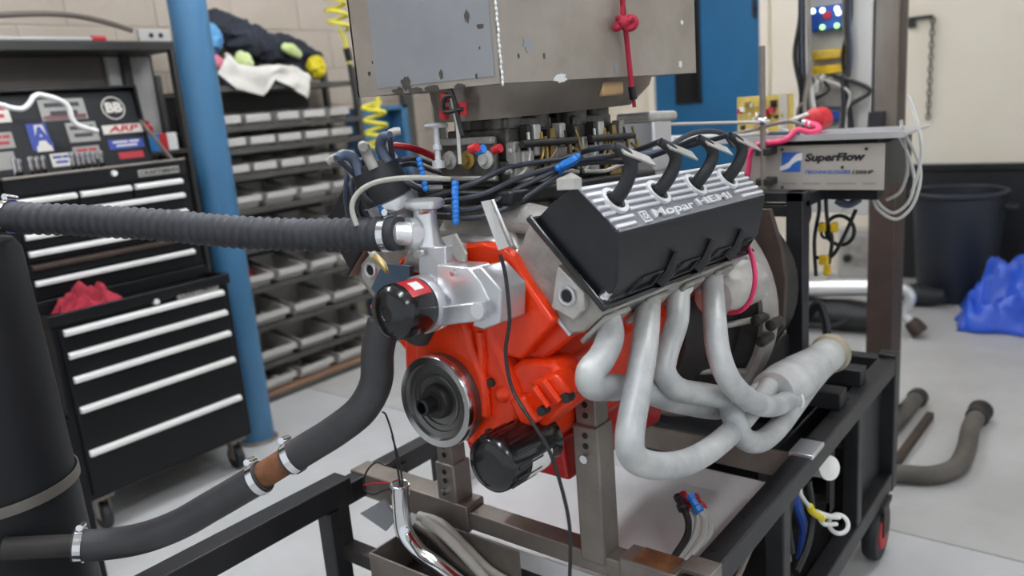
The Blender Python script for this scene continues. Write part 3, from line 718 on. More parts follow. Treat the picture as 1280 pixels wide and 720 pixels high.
# --- heads and valve covers
A1, A0, AD, WG = .38, .5, .285, .097
def head(s, dx, XF=.06, XR=.665):
    q = lambda x, a, o: bk(x+dx, a, o, s)
    h = MB()
    prof = [(AD, -.085), (AD, .082), (.31, .098), (A1-.02, .1), (A1-.012, WG+.006), (A1-.003, WG+.006), (A1-.003, -WG-.006), (A1-.02, -WG-.006), (.33, -.095)]
    h.prism([q(XF+.015, a, o) for a, o in prof], q(XR, 0, 0)-q(XF+.015, 0, 0))
    hd = h.build('cylinder_head', 'castalu', bevel=.005, **L)
    MB().prism([q(XF-.004, A1-.003, -WG-.004), q(XF-.004, A1-.003, WG+.004), q(XF-.004, A1, WG+.004), q(XF-.004, A1, -WG-.004)], q(XR, 0, 0)-q(XF-.014, 0, 0)).build('gasket', 'gasket', hd, False)
    # front lug with bolt hole, machined edge
    lp = [(.30, .03), (.365, -.012), (.372, .055), (.35, .075), (.32, .075)]
    MB().prism([q(XF+.02, a, o) for a, o in lp], q(XF, 0, 0)-q(XF+.02, 0, 0)).build('lug', 'castalu2', hd, False, bevel=.003)
    c = q(XF-.002, .342, .038); MB().cyl(c, c+Vector((.012, 0, 0)), .013, n=18).build('lug_hole', 'black', hd, False); MB().torus(c, (1, 0, 0), .015, .004, 20, 8).build('hole_rim', 'alu', hd, False)
    MB().prism([q(XF+.01, AD, -.085), q(XF+.01, AD, .085), q(XF+.01, AD+.006, .085), q(XF+.01, AD+.006, -.085)], q(XR, 0, 0)-q(XF, 0, 0)).build('head_gasket', 'alu', hd, False)
    # cover: loft across o with a rounded section, lofted along x with inset ends
    sec_ = [(A1, WG+.003), (A1+.012, WG+.003), (A1+.014, WG-.004), (A1+.05, .085), (A0-.012, .046), (A0, .036), (A0, -.062), (A0-.012, -.07), (A1+.05, -.09), (A1+.014, -WG+.004), (A1+.012, -WG-.003), (A1, -WG-.003)]
    def ring(x, k, da=0): return [q(x, A1+(a-A1)*k, o*(1 if a < A1+.013 else (1-.0))) for a, o in sec_]
    vc = MB(); n0 = .03
    def ring2(x, top):   # top: height limit factor
        r = []
        for a, o in sec_:
            if a > A1+.0125:
                r.append(q(x, A1+.0125+(a-A1-.0125)*top, o))
            else: r.append(q(x, a, o))
        return r
    def rx(x0, x1): return [q(x0 if a < A1+.0125 else x1, a, o) for a, o in sec_]
    vc.loft([rx(XF-.008, XF+.002), rx(XF-.008+.0001, XF-.004-.008), rx(XR+.02, XR-.005)]) if False else vc.loft([[q(XF-.008+(0 if a < A1+.013 else (.010 if a < A1+.06 else -.008)), a, o) for a, o in sec_], [q(XR+(0 if a < A1+.013 else -.01), a, o) for a, o in sec_]])
    vb = vc.build('valve_cover', 'vcblack', bevel=.006, seg=3, **L)
    for (x0, x1, o0, o1) in ((XF-.013, XF-.004, -WG-.006, WG+.006), (XF-.013, XR+.004, WG-.002, WG+.008)):
        MB().prism([q(x0, A1+.001, o0), q(x1, A1+.001, o0), q(x1, A1+.001, o1), q(x0, A1+.001, o1)], q(0, .013, 0)).build('cover_flange', 'blackgloss', vb, False, bevel=.004)
    return hd, vb, q
HD, VC, Q = head(-1, 0)
HD2, VC2, Q2 = head(1, .05)
# polished ribbed top of the near cover
xt0, xt1 = .045, .64
tp = MB().prism([Q(xt0+.002, A0, .037), Q(xt1+.006, A0, .037), Q(xt1-.004, A0, -.06), Q(xt0-.01, A0, -.06)], Q(0, .0015, 0)).build('top_plate', 'covergrey', VC, False)
holes = [.097, .245, .393, .541]
def rib(o_, x0, x1, w=.0032, h=.005):
    MB().prism([Q(x0, A0+.001, o_-w), Q(x0, A0+.001, o_+w), Q(x0, A0+h, o_+w*.8), Q(x0, A0+h, o_-w*.8)], Q(x1, 0, 0)-Q(x0, 0, 0)).build('rib', 'ribwhite', VC, False)
for o_ in (-.055, -.041): rib(o_, xt0-.008+(.055+o_)*.1, xt1-.002)
for o_ in (-.027, -.013, .0005):
    xs2 = [xt0-.004] + holes + [xt1]
    for i in range(5):
        a = xs2[i] + (.024 if i else 0); b_ = xs2[i+1] - (.024 if i < 4 else 0)
        rib(o_, a, b_)
for o_ in (.014, .028):
    rib(o_, xt0+.0, xt0+.07 if o_ < .02 else xt0+.06); rib(o_, xt1-.115 if o_ < .02 else xt1-.1, xt1+.004)
for xh in holes:
    c = Q(xh, A0+.001, -.02); n = 26; r0, r1 = .019, .0265
    uu = Q(1, 0, 0)-Q(0, 0, 0); vv = Q(0, 0, 1)-Q(0, 0, 0); nn = Q(0, 1, 0)-Q(0, 0, 0)
    rg = lambda r, h: [c+(uu*math.cos(2*math.pi*j/n)+vv*math.sin(2*math.pi*j/n))*r+nn*h for j in range(n)]
    MB().loft([rg(r1, 0), rg(r1, .007), rg(r0, .007), rg(r0, 0)], False).build('tube_collar', 'ribwhite', VC, False)
    MB().loft([rg(r0, .001), rg(r0*.5, .0014)]).build('plug_well', 'black', VC, False)
# logo and lettering on the cover
U_, V_ = EX, -(EO)
wpt = lambda x, o_, k=.002: E0 + EROT @ Q(x, A0+k, o_)
lg = MB(); 
for r, h in ((.0115, .004),):
    pts = [(-1, -1), (1, -1), (1, 1), (-1, 1)]
    ou = [Q(.145+a*r*1.1, A0+.001, .0215+b*r) for a, b in pts]; ou2 = [Q(.145+a*r*1.1, A0+h, .0215+b*r) for a, b in pts]
    in2 = [Q(.145+a*r*.8, A0+h, .0215+b*r*.72) for a, b in pts]; in1 = [Q(.145+a*r*.8, A0+.001, .0215+b*r*.72) for a, b in pts]
    lg.loft([ou, ou2, in2, in1], False)
lg.build('logo_frame', 'ribwhite', VC, False)
c = Q(.145, A0+.001, .0215); uu = Q(1, 0, 0)-Q(0, 0, 0); vv = Q(0, 0, 1)-Q(0, 0, 0); nn = Q(0, 1, 0)-Q(0, 0, 0)
rg = lambda r, h: [c+(uu*math.cos(2*math.pi*j/16)+vv*math.sin(2*math.pi*j/16))*r+nn*h for j in range(16)]
MB().loft([rg(.0065, 0), rg(.0065, .004), rg(.0032, .004), rg(.0032, 0)], False).build('logo_ring', 'ribwhite', VC, False)
text('cover_lettering', 'Mopar', wpt(.165, .0215), U_, V_, .0165, 'ribwhite', VC, extrude=.003, bold=.018, shear=.12, wide=2.45)
text('cover_lettering', 'HEMI', wpt(.338, .0195), U_, V_, .0145, 'ribwhite', VC, extrude=.003, bold=.018, wide=3.3)
# lower side of the cover: recessed panels (raised frames) and bolts
for i, xc in enumerate((.165, .315, .465, .60)):
    wd = .052 if i < 3 else .03
    pts = [(xc-wd, A1+.018, .094), (xc+wd*.75, A1+.018, .094), (xc+wd, A1+.045, .0875), (xc-wd*.35, A1+.045, .0875)]
    P_ = [Q(*p) for p in pts]; cen = sum(P_, Vector())/4; nrm = (Q(0, .35, .9)-Q(0, 0, 0)).normalized()
    fr = MB(); I_ = [cen+(p-cen)*.8 for p in P_]
    fr.loft([[p for p in P_], [p+nrm*.004 for p in P_], [p+nrm*.004 for p in I_], [p for p in I_]], False); fr.build('side_panel_frame', 'vcblack', VC, False)
for xb in (.235, .385, .53):
    MB().tube([Q(xb-.008, A1+.016, .098), Q(xb+.004, A1+.04, .094), Q(xb+.012, A1+.075, .076)], [.012, .011, .005], 8).build('bolt_rib', 'vcblack', VC, False)
    c = Q(xb, A1+.012, .094); MB().cyl(c, c+nn*.008, .007, n=6).build('bolt', 'steeldark', VC, False)
for (x_, o_) in ((.05, .085),):
    c = Q(x_+.012, A1+.012, o_); MB().lathe([(.011, 0), (.011, .006), (.007, .006), (.007, .016), (0, .017)], c, nn, 12).build('bolt', 'chrome', VC, False)
# --- spark plug boots with their flat tabs
TOPS = []
for i, xh in enumerate(holes):
    base = Q(xh, A0-.01, -.02)
    lean = [.012, .02, .026, .016][i]
    pts = [base, Q(xh+.003, A0+.022, -.022), Q(xh+lean*.6, A0+.046, -.03), Q(xh+lean*.8, A0+.064, -.042), Q(xh+lean*.6-.008, A0+.073, -.058), Q(xh+lean*.5-.022, A0+.074, -.074)]
    MB().tube(pts, [.0125, .012, .0115, .011, .0095, .0075], 14, 4).build('spark_plug_boot', 'blackpl', **L)
    TOPS.append(pts[-1])
    tt = Q(xh+lean*.6, A0+.077, -.05); 
    ua = (Q(.06, .0, .034)-Q(0, 0, 0)); va = (Q(-.004, 0, .02)-Q(0, 0, 0)); na = nn*.003
    MB().prism([tt-ua*.35-va*.5, tt+ua*.62-va*.5, tt+ua*.62+va*.5, tt-ua*.35+va*.5], na).build('wire_tab', 'castalu', **L)
# --- intake manifold, carburettors
im = MB()
im.loft([[(.1, -.15, .24), (.64, -.15, .24), (.66, .15, .24), (.14, .15, .24)], [(.13, -.1, .31), (.62, -.1, .31), (.62, .1, .31), (.15, .1, .31)], [(.16, -.085, .36), (.6, -.085, .36), (.6, .085, .36), (.18, .085, .36)]])
im.prism([(.075, -.15, .225), (.075, .15, .225), (.075, .1, .305), (.075, -.1, .305)], (.06, 0, 0))
im.build('intake_manifold', 'castalu2', bevel=.01, seg=2, **L)
for i in range(4):
    x = .15+.148*i
    MB().tube([(x, -.07, .33), (x, -.13, .33), (x, -.2, .31), (x, -.235, .27)], [.03, .03, .03, .032], 12, 3).build('intake_runner', 'castalu2', **L)
MB().box((.37, 0, .372), (.54, .26, .028)).build('carb_tray', 'black', bevel=.006, **L)
def carb(x):
    cb = MB().box((x, 0, .41), (.2, .17, .05)); cb.box((x, 0, .465), (.17, .15, .06)); cb.box((x, 0, .5), (.15, .13, .03))
    for sx in (-1, 1): cb.prism([(x+sx*.1, -.07, .395), (x+sx*.1, .07, .395), (x+sx*.1, .065, .48), (x+sx*.1, -.065, .48)], (sx*.012, 0, 0))
    cb = cb.build('carburettor', 'carb', bevel=.004, **L)
    for k, (dx, w_, z0_, z1_, m_) in enumerate(((-.085, .02, .40, .47, 'castalu'), (-.045, .012, .41, .5, 'steeldark'), (-.02, .022, .44, .5, 'castalu2'), (.02, .014, .42, .49, 'steeldark'), (.065, .02, .43, .5, 'castalu'), (.09, .012, .4, .46, 'gold'))):
        MB().box((x+dx, -.088, (z0_+z1_)/2), (w_, .022, z1_-z0_)).build('casting_pad', m_, cb, False, bevel=.003)
    for k in range(5): MB().tube([(x-.1+.05*k, -.1, .40+.012*k), (x-.06+.045*k, -.104, .43+.01*(k % 3)), (x-.05+.04*k, -.098, .485)], .0035, 6, 3).build('linkage_rod', ['castalu2', 'gold', 'steel', 'black', 'gold'][k], cb, False)
    for sx in (-.045, .045):
        for sy in (-.038, .038):
            MB().lathe([(.034, 0), (.034, .035), (.03, .035), (.026, .005)], (x+sx, sy, .495), (0, 0, 1), 18).build('throttle_bore', 'carb', cb, False)
    for sy in (-.045, 0, .045): MB().lathe([(.018, 0), (.018, .006), (.01, .008), (.01, .016)], (x-.11, sy, .44), (-1, 0, 0), 12).build('bowl_plug', ['castalu2', 'gold', 'castalu'][int(sy/.045)+1], cb, False)
    MB().box((x-.112, 0, .475), (.016, .13, .014)).build('bowl_strip', 'castalu', cb, False, bevel=.003); MB().box((x-.114, 0, .405), (.012, .14, .01)).build('bowl_strip', 'castalu2', cb, False, bevel=.003)
    for k in range(12):
        xx = x+random.uniform(-.11, .11); zz_ = random.uniform(.395, .47)
        MB().lathe([(.007, 0), (.007, .006), (.004, .008), (.004, .014)], (xx, -.085, zz_), (0, -1, 0), 8).build('screw', random.choice(['castalu2', 'gold', 'steeldark', 'castalu2']), cb, False)
    MB().box((x-.06, -.095, .425), (.035, .02, .055)).build('bowl_cover', 'castalu', cb, False, bevel=.003)
    MB().box((x+.05, -.095, .43), (.04, .02, .05)).build('bowl_cover', 'steel', cb, False, bevel=.003)
    MB().tube([(x-.1, -.1, .40), (x-.02, -.105, .395), (x+.06, -.1, .405), (x+.11, -.1, .40)], .005, 7, 3).build('fuel_line', 'castalu2', cb, False)
    MB().tube([(x-.02, -.1, .39), (x-.01, -.11, .43), (x+.0, -.1, .475)], .004, 7, 3).build('linkage_rod', 'gold', cb, False)
    pl = [(x+.0, -.1, .385), (x+.05, -.1, .385), (x+.034, -.1, .43), (x+.028, -.1, .49), (x+.014, -.1, .49), (x+.012, -.1, .43)]
    MB().prism(pl, (0, -.004, 0)).build('throttle_bracket', 'gold', cb, False)
    MB().lathe([(.007, -.09), (.007, .09)], (x-.0, -.112, .465), (1, 0, 0), 12).build('fuel_rail', 'steeldark', cb, False)
    return cb
carb(.25); carb(.48)
# wing-nut style stud seen left of the carbs
q = ley(545, 160, .05)
MB().lathe([(.02, 0), (.024, .004), (.02, .008), (.006, .01), (.006, -.03), (.009, -.032), (.009, -.04), (.006, -.042), (.006, -.06), (.012, -.062), (.012, -.075)], q+Vector((0, 0, .0)), (0, 0, 1), 16).build('fuel_stud', 'ribwhite', **L)
MB().tube([ley(563, 113, -.02), ley(568, 140, -.02), ley(572, 160, -.02), ley(575, 205, -.02)], .0035, 8, 3).build('sensor_lead', 'cablewhite', **L)
for q in ((588, 187, 'red'), (617, 188, 'red'), (596, 189, 'bluetape')):
    c = ley(q[0], q[1], -.1); MB().cyl(c, c+Vector((0, -.016, .004)), .008, n=10).build('line_fitting', q[2], **L)
# bracket straps on the intake front
a, b_ = lex(604, 250, .0), lex(632, 312, .0); a.x = .03
MB().prism([lex(601, 252, .02), lex(612, 250, .02), lex(636, 308, .0), lex(623, 313, .0)], (.012, 0, 0)).build('angle_bracket', 'alupolish', **L)
MB().prism([lex(612, 250, .02), lex(618, 262, .04), lex(644, 312, .03), lex(636, 308, .0)], (.006, 0, 0)).build('angle_bracket_flange', 'castalu', **L)
MB().prism([lex(551, 297, -.0), lex(568, 292, -.0), lex(582, 318, -.0), lex(580, 328, -.0), lex(572, 326, -.0)], (.006, 0, 0)).build('lift_tab', 'castalu', **L)
# --- water pump group
pc = lex(484, 393, -.125)
mt = MB().lathe([(.0, 0), (.012, 0), (.013, -.002), (.036, -.001), (.045, .006), (.049, .016), (.049, .075), (.046, .08)], pc, (1, 0, 0), 44).build('pump_motor', 'blackgloss', **L)
MB().lathe([(.05, .074), (.052, .078), (.052, .09), (.049, .094), (.049, .1), (.052, .102), (.052, .112), (.03, .115)], pc, (1, 0, 0), 44).build('motor_flange', 'alu', **L)
vs = []; fs = []
for i in range(9):
    a = R_(35+i*6.5)
    for h_ in (.022, .07): vs.append(pc+Vector((h_, 0, 0))+Vector((0, -math.cos(a), math.sin(a)))*.0497)
for i in range(8): fs.append((2*i, 2*i+1, 2*i+3, 2*i+2))
MB().add(vs, fs).build('motor_label', 'red', mt, False)
vs = []; fs = []
for i in range(7):
    a = R_(48+i*4)
    for h_ in (.036, .058): vs.append(pc+Vector((h_, 0, 0))+Vector((0, -math.cos(a), math.sin(a)))*.0501)
for i in range(6): fs.append((2*i, 2*i+1, 2*i+3, 2*i+2))
MB().add(vs, fs).build('label_print', 'label', mt, False)
for (poly, x, d, m, nm) in (
    (((512, 372), (532, 356), (550, 358), (566, 374), (566, 398), (520, 400)), -.03, .06, 'alupolish', 'pump_housing'),
    (((546, 384), (598, 378), (602, 390), (600, 402), (546, 408)), -.045, .05, 'alu', 'pump_arm'),
    (((545, 331), (585, 334), (600, 352), (612, 376), (600, 384), (560, 384), (546, 360)), -.03, .055, 'alupolish', 'housing_plate'),
    (((578, 342), (600, 333), (626, 362), (625, 404), (604, 412), (590, 408), (600, 376)), -.028, .07, 'alu', 'housing_block'),
    (((522, 310), (556, 308), (558, 352), (524, 356)), -.02, .06, 'alu', 'riser_block'),
    (((524, 348), (556, 342), (560, 376), (528, 372)), -.02, .05, 'alu', 'riser_neck')):
    pp(poly, x, d).build(nm, m, bevel=.003, **L)
c = lex(598, 388, -.045); MB().cyl(c, c+Vector((-.004, 0, 0)), .014, n=18).build('arm_boss', 'alupolish', **L)
for q in ((568, 341), (596, 395), (523, 318)):
    c = lex(q[0], q[1], -.035); MB().cyl(c+Vector((.01, 0, 0)), c+Vector((-.006, 0, 0)), .006, n=8).build('screw', 'chrome', **L)
# filler riser with cap
rc = lex(535, 313, .012)
MB().lathe([(.036, -.005), (.03, .0), (.022, .045), (.021, .05), (.021, .075), (.03, .078)], rc, (0, 0, 1), 28).build('filler_neck', 'alupolish', **L)
MB().lathe([(.024, .074), (.034, .078), (.036, .082), (.036, .09), (.03, .094), (0, .095)], rc, (0, 0, 1), 32).build('filler_cap', 'alupolish', **L)
c = lex(540, 263, .012); MB().cyl(c, c+Vector((-.03, 0, 0)), .005, n=8).build('cap_latch', 'chrome', **L)
oc = lex(505, 292, .0)
h0_, n0_, n1_ = lat(478, 292.5, 1.4376), lat(501, 292, 1.4192), rc+Vector((0, 0, .03))
MB().tube([h0_, n0_, n0_.lerp(n1_, .22), n0_.lerp(n1_, .22), n0_.lerp(n1_, .5), n0_.lerp(n1_, .5), n1_], [.021, .021, .021, .029, .029, .02, .02], 22).build('hose_neck', 'alupolish', **L)
# bottom water inlet pipe from the pump (lower hose side) 
MB().tube([pc+Vector((.09, .0, -.02)), pc+Vector((.09, .03, -.06))], .03, 14).build('pump_inlet', 'steeldark', **L)
MB().prism([lex(*q, .05) for q in ((464, 360), (478, 330), (512, 333), (512, 366), (470, 368))], (.012, 0, 0)).build('side_plate', 'bluegrey', **L)
c = lex(470, 322, .02); MB().tube([c, lex(478, 330, .0), lex(484, 340, -.01)], [.009, .008, .004], 10).build('brass_fitting', 'brass', **L); MB().tube([c, lex(465, 314, .03)], .009, 8).build('fitting_nut', 'alupolish', **L)
# --- distributor
dc = lat(478, 232, 1.50); dax = Vector((-.25, .25, .95)).normalized()
ds = MB().lathe([(.03, -.11), (.03, -.06), (.045, -.05), (.045, -.03), (.05, -.028)], dc, dax, 28).build('distributor', 'alupolish', **L)
MB().lathe([(.046, -.03), (.048, .0), (.046, .03), (.042, .045), (.0, .047)], dc, dax, 28).build('distributor_cap', 'blackpl', ds, False)
du, dv = basis(dax); TW = []
for k in range(9):
    a = 2*math.pi*k/8; r = .038 if k < 8 else 0; p = dc+dax*.035+(du*math.cos(a)+dv*math.sin(a))*r
    MB().tube([p, p+dax*.03, p+dax*.045+(du*math.cos(a)+dv*math.sin(a))*.018*(k < 8), p+dax*.042+(du*math.cos(a)+dv*math.sin(a))*.035*(k < 8)], [.011, .010, .0095, .008], 10, 3).build('terminal_boot', 'castalu' if k % 2 else 'wireblue', ds, False)
    TW.append(p+dax*.042+(du*math.cos(a)+dv*math.sin(a))*.033)
c = lat(500, 236, 1.53); MB().lathe([(.03, -.06), (.032, -.02), (.027, .012), (.012, .018)], c, (-.1, .1, 1), 26).build('vacuum_can', 'alupolish', **L)
# --- plug wires from distributor to the near bank
def lp(pts): return [lat(a, b, d) for a, b, d in pts]
wires = [
    [(503, 250, 1.56), (545, 245, 1.49), (592, 229, 1.45), (631, 211, 1.47), (670, 203, 1.5), (700, 199, 1.52), (735, 188, 1.52)],
    [(505, 256, 1.56), (545, 252, 1.48), (600, 244, 1.44), (650, 222, 1.46), (700, 207, 1.5), (735, 198, 1.54), (785, 191, 1.62)],
    [(503, 262, 1.56), (545, 262, 1.475), (598, 260, 1.435), (650, 234, 1.46), (702, 211, 1.5), (738, 203, 1.56), (800, 200, 1.68)],
    [(500, 268, 1.56), (550, 271, 1.475), (600, 271, 1.435), (645, 254, 1.45), (690, 224, 1.49), (712, 207, 1.52), (760, 196, 1.6), (830, 190, 1.75)]]
for i, wv in enumerate(wires):
    pts = [TW[i*2]] + lp(wv) + [TOPS[i]]
    MB().tube(pts, .0052, 8, 5).build('plug_wire', 'wire', **L)
# wires to the far bank
far = [[(452, 240, 1.49), (448, 262, 1.54), (460, 280, 1.6)], [(485, 245, 1.5), (470, 262, 1.54), (462, 282, 1.6)], [(510, 214, 1.5), (522, 226, 1.5), (545, 228, 1.55), (570, 226, 1.62)], [(498, 222, 1.48), (515, 232, 1.49), (530, 240, 1.52)], [(470, 200, 1.5), (448, 205, 1.5), (440, 232, 1.5), (450, 262, 1.55), (470, 285, 1.63)], [(462, 196, 1.5), (438, 210, 1.5), (432, 245, 1.53), (437, 280, 1.6)],
       [(470, 225, 1.46), (455, 240, 1.46), (466, 252, 1.47), (495, 252, 1.5), (512, 246, 1.53)], [(490, 210, 1.5), (515, 205, 1.6), (545, 215, 1.75), (570, 220, 1.9)],
       [(500, 200, 1.5), (520, 198, 1.6), (540, 205, 1.75)], [(480, 215, 1.46), (492, 238, 1.47), (505, 255, 1.5), (530, 262, 1.52)], [(455, 275, 1.56), (478, 262, 1.54), (500, 265, 1.55)]]
for i, wv in enumerate(far): MB().tube(lp(wv), .005, 8, 5).build('plug_wire', 'wireblue' if i in (4, 5) else 'wire', **L)
MB().tube(lp([(446, 282, 1.42), (440, 262, 1.42), (444, 246, 1.42), (458, 233, 1.42), (482, 225, 1.42), (520, 222, 1.42), (562, 224, 1.45)]), .0048, 8, 5).build('vent_hose', 'hosegrey', **L)
MB().tube(lp([(470, 188, 1.6), (484, 183, 1.6), (505, 183, 1.6), (530, 190, 1.62), (556, 203, 1.62)]), .007, 8, 5).build('red_wire', 'red', **L)
# blue wire separators
def sep(p0, p1, d, n, r=.009):
    m_ = MB(); a, b_ = lat(*p0, d), lat(*p1, d)
    for k in range(n): m_.sph(a.lerp(b_, k/(n-1)), (r*.85, r*.85, r*.85), 8, 5)
    m_.tube([a, b_], r*.6, 8); return m_.build('wire_separator', 'bluetape', **L)
sep((569, 230), (570, 277), 1.425, 9, .0085); sep((697, 210), (722, 196), 1.485, 6, .0085); sep((471, 246), (479, 265), 1.47, 6, .008); sep((524, 200), (532, 236), 1.5, 7, .0075)
MB().tube(lp([(699, 214, 1.5), (704, 207, 1.488), (712, 203, 1.486), (720, 198, 1.488)]), .009, 8, 3).build('wire_tie', 'bluetape', **L)
# arc leads over the rear boots
MB().tube(lp([(838, 182, 1.75), (862, 168, 1.78), (885, 164, 1.8), (905, 168, 1.82), (917, 184, 1.82)]), .006, 8, 5).build('plug_wire', 'wire', **L)
MB().tube(lp([(770, 186, 1.6), (800, 193, 1.65), (832, 188, 1.7), (868, 180, 1.74)]), .006, 8, 5).build('plug_wire', 'wireblue', **L)
# grey bracket at the cover's inner front corner
MB().prism([Q(.02, A0-.02, -.078), Q(.02, A0+.004, -.056), Q(.04, A0+.004, -.054), Q(.055, A0-.01, -.08)], Q(0, .012, -.012)).build('cover_bracket', 'castalu2', **L)
# --- breakout wire hanging down the front
MB().tube([lex(625, 318, -.03), lex(632, 345, -.03), lex(637, 400, -.04), lex(632, 440, -.05), lex(640, 485, -.06), lex(660, 520, -.07), lex(685, 560, -.07), lex(702, 610, -.06), lex(712, 660, -.05), lex(712, 720, -.05), lex(708, 760, -.05)], .0032, 7, 5).build('dipstick_cable', 'cable', **L)
# --- exhaust header
T_ = [
  [(757, 392, .712), (763, 420, .69), (752, 447, .678), (738, 465, .672), (741, 482, .675), (765, 484, .695), (800, 487, .71), (850, 503, .70), (905, 510, .68), (950, 490, .672), (985, 468, .668)],
  [(810, 374, .715), (807, 420, .665), (798, 480, .635), (787, 545, .612), (793, 572, .607), (818, 582, .605), (850, 580, .606), (880, 567, .612), (912, 542, .625), (945, 505, .645), (968, 475, .665), (990, 456, .67)],
  [(848, 360, .715), (846, 400, .70), (833, 440, .69), (830, 466, .682), (848, 487, .672), (880, 493, .66), (908, 500, .645), (918, 525, .625), (930, 548, .612), (950, 552, .608), (972, 535, .612), (993, 508, .622), (1008, 488, .637), (1022, 470, .645)],
  [(890, 345, .715), (893, 395, .66), (898, 440, .628), (912, 476, .608), (936, 500, .6), (962, 508, .604), (986, 500, .618), (1004, 483, .637), (1020, 468, .646)]]
c0, c1, c2, c3 = [tol(ony(a, b, y)) for a, b, y in ((965, 492, .652), (1000, 470, .65), (1036, 443, .645), (1048, 434, .643))]
eh = MB().tube([c0, c0.lerp(c1, .4), c1, c1.lerp(c2, .5), c2], [.052, .058, .056, .047, .045], 24).build('exhaust_header', 'header', **L)
for i in range(4):
    c = bk(.123+.149*i, .325, .1); MB().prism([c+Vector((-.04, 0, 0))+bk(0, .035, 0), c+Vector((.04, 0, 0))+bk(0, .035, 0), c+Vector((.045, 0, 0))+bk(0, -.035, 0), c+Vector((-.045, 0, 0))+bk(0, -.035, 0)], bk(0, 0, .01)).build('port_flange', 'castalu', eh, False, bevel=.003)
for i, tp_ in enumerate(T_):
    pts = [tol(ony(a, b, y)) for a, b, y in tp_]
    pts = [bk(.123+.149*i, .325, .1)] + pts
    MB().tube(pts, .0235, 20, 5).build('primary_tube', 'header', eh, False)
d = (c3-c2).normalized()
MB().lathe([(.045, -.004), (.052, 0), (.054, .006), (.052, .012), (.054, .02), (.05, .026), (.042, .026), (.04, -.06), (.0, -.062)], c2, d, 28).build('collector_flange', 'headertan', eh, False)
for (a, b, y) in ((985, 470, .648), (990, 500, .62)):
    p = tol(ony(a, b, y)); MB().torus(p, d, .027, .004, 20, 8).build('weld_ring', 'weld', eh, False)
# --- bellhousing and rear plate
bh_ = MB().lathe([(.19, .66), (.2, .68), (.225, .7), (.24, .8), (.24, .92)], (0, 0, 0), (1, 0, 0), 56).build('bellhousing', 'steeldark', **L)
MB().lathe([(.025, -.1), (.044, -.095), (.05, -.02), (.054, .1), (.04, .13)], lex(913, 362, .7), (1, 0, 0), 28).build('starter_motor', 'castalu2', **L)
MB().lathe([(.23, .86), (.29, .885), (.295, .925), (.2, .927)], (0, 0, 0), (1, 0, 0), 56).build('bell_web', 'steeldark', bh_, False)
MB().lathe([(.284, .93), (.284, .87), (.296, .868), (.308, .88), (.312, .93)], (0, 0, 0), (1, 0, 0), 56).build('bell_rim', 'bellsteel', bh_, False)
for a in range(0, 360, 30):
    p = Vector((.9, -.297*math.cos(R_(a)), .297*math.sin(R_(a)))); MB().cyl(p, p-Vector((.02, 0, 0)), .01, n=8).build('bolt', 'steel', bh_, False)
for a in range(-60, 90, 30): 
    p = Vector((0, -math.cos(R_(a)), math.sin(R_(a)))); MB().tube([Vector((.72, 0, 0))+p*.22, Vector((.885, 0, 0))+p*.292], .008, 8).build('rib', 'bellsteel', bh_, False)
for q in ((944, 402), (950, 428), (962, 408)):
    c = lex(*q, .82); MB().lathe([(.006, 0), (.014, .005), (.014, .04), (.012, .07)], c, (1, 0, 0), 14).build('fitting', 'steeldark', bh_, False)
MB().tube([lex(934, 305, .66), lex(941, 325, .62), lex(944, 350, .6), lex(938, 375, .6), lex(926, 388, .6), lex(912, 391, .62)], .0055, 8, 5).build('pink_hose', 'pink', **L)
# ================================================================== dyno cart that carries the engine
RZ = .66
yo = (onz(893, 707, RZ).y + onz(1127, 445, RZ).y)/2; xe = onz(1127, 445, RZ).x
rw, rh = .05, .055
yR = yo+rw/2; yL = 1.52; xf = .95
CT = thing('engine_cart', (1.85, 1.05, 0), 'black steel wheeled dyno cart with brown engine mount posts under the orange engine', 'cart')
def hb(name, a, b, wd, ht, m, bev=.004, par=CT, up=(0, 0, 1)): return MB().beam(a, b, wd, ht, up).build(name, m, par, bevel=bev)
zc = RZ-rh/2
hb('top_rail', (xf, yR, zc), (xe, yR, zc), rw, rh, 'frameblack')
hb('top_rail', (1.14, yL, zc), (xe, yL, zc), rw, rh, 'frameblack')
hb('rear_rail', (xe-.025, yR, zc), (xe-.025, yL, zc), rw, rh, 'frameblack')
ze = onx(1125, 443, xe).z
hb('corner_post', (xe-.01, yR, .2), (xe-.01, yR, RZ+.012), .055, .055, 'frameblack', up=(1, 0, 0))
zl = .235
hb('bottom_rail', (xf, yR, zl), (xe, yR, zl), .05, .06, 'frameblack'); hb('bottom_rail', (1.14, yL, zl), (xe, yL, zl), .05, .06, 'frameblack')
hb('bottom_rear_rail', (xe-.03, yR, zl), (xe-.03, yL, zl), .05, .06, 'frameblack')
hb('corner_post', (xe-.03, yL, .2), (xe-.03, yL, RZ-.03), .05, .05, 'frameblack', up=(1, 0, 0))
xm = ony(1066, 560, yR).x; xp2 = ony(972, 650, yR).x
for x in (xm, xp2): hb('mid_post', (x, yR, zl), (x, yR, RZ-.03), .045, .045, 'frameblack', up=(1, 0, 0))
hb('mid_post', (1.5, yL, zl), (1.5, yL, RZ-.03), .045, .045, 'frameblack', up=(1, 0, 0))
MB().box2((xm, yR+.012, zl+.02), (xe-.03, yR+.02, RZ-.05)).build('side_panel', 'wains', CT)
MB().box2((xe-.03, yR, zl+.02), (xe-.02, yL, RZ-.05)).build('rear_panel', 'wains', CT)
MB().box2((1.16, yR, zl-.02), (xe-.03, yL, zl-.005)).build('deck_plate', 'steeldark', CT)
MB().box2((1.72, yL-.02, zl), (xe-.03, yL-.01, RZ-.05)).build('far_panel', 'wains', CT)
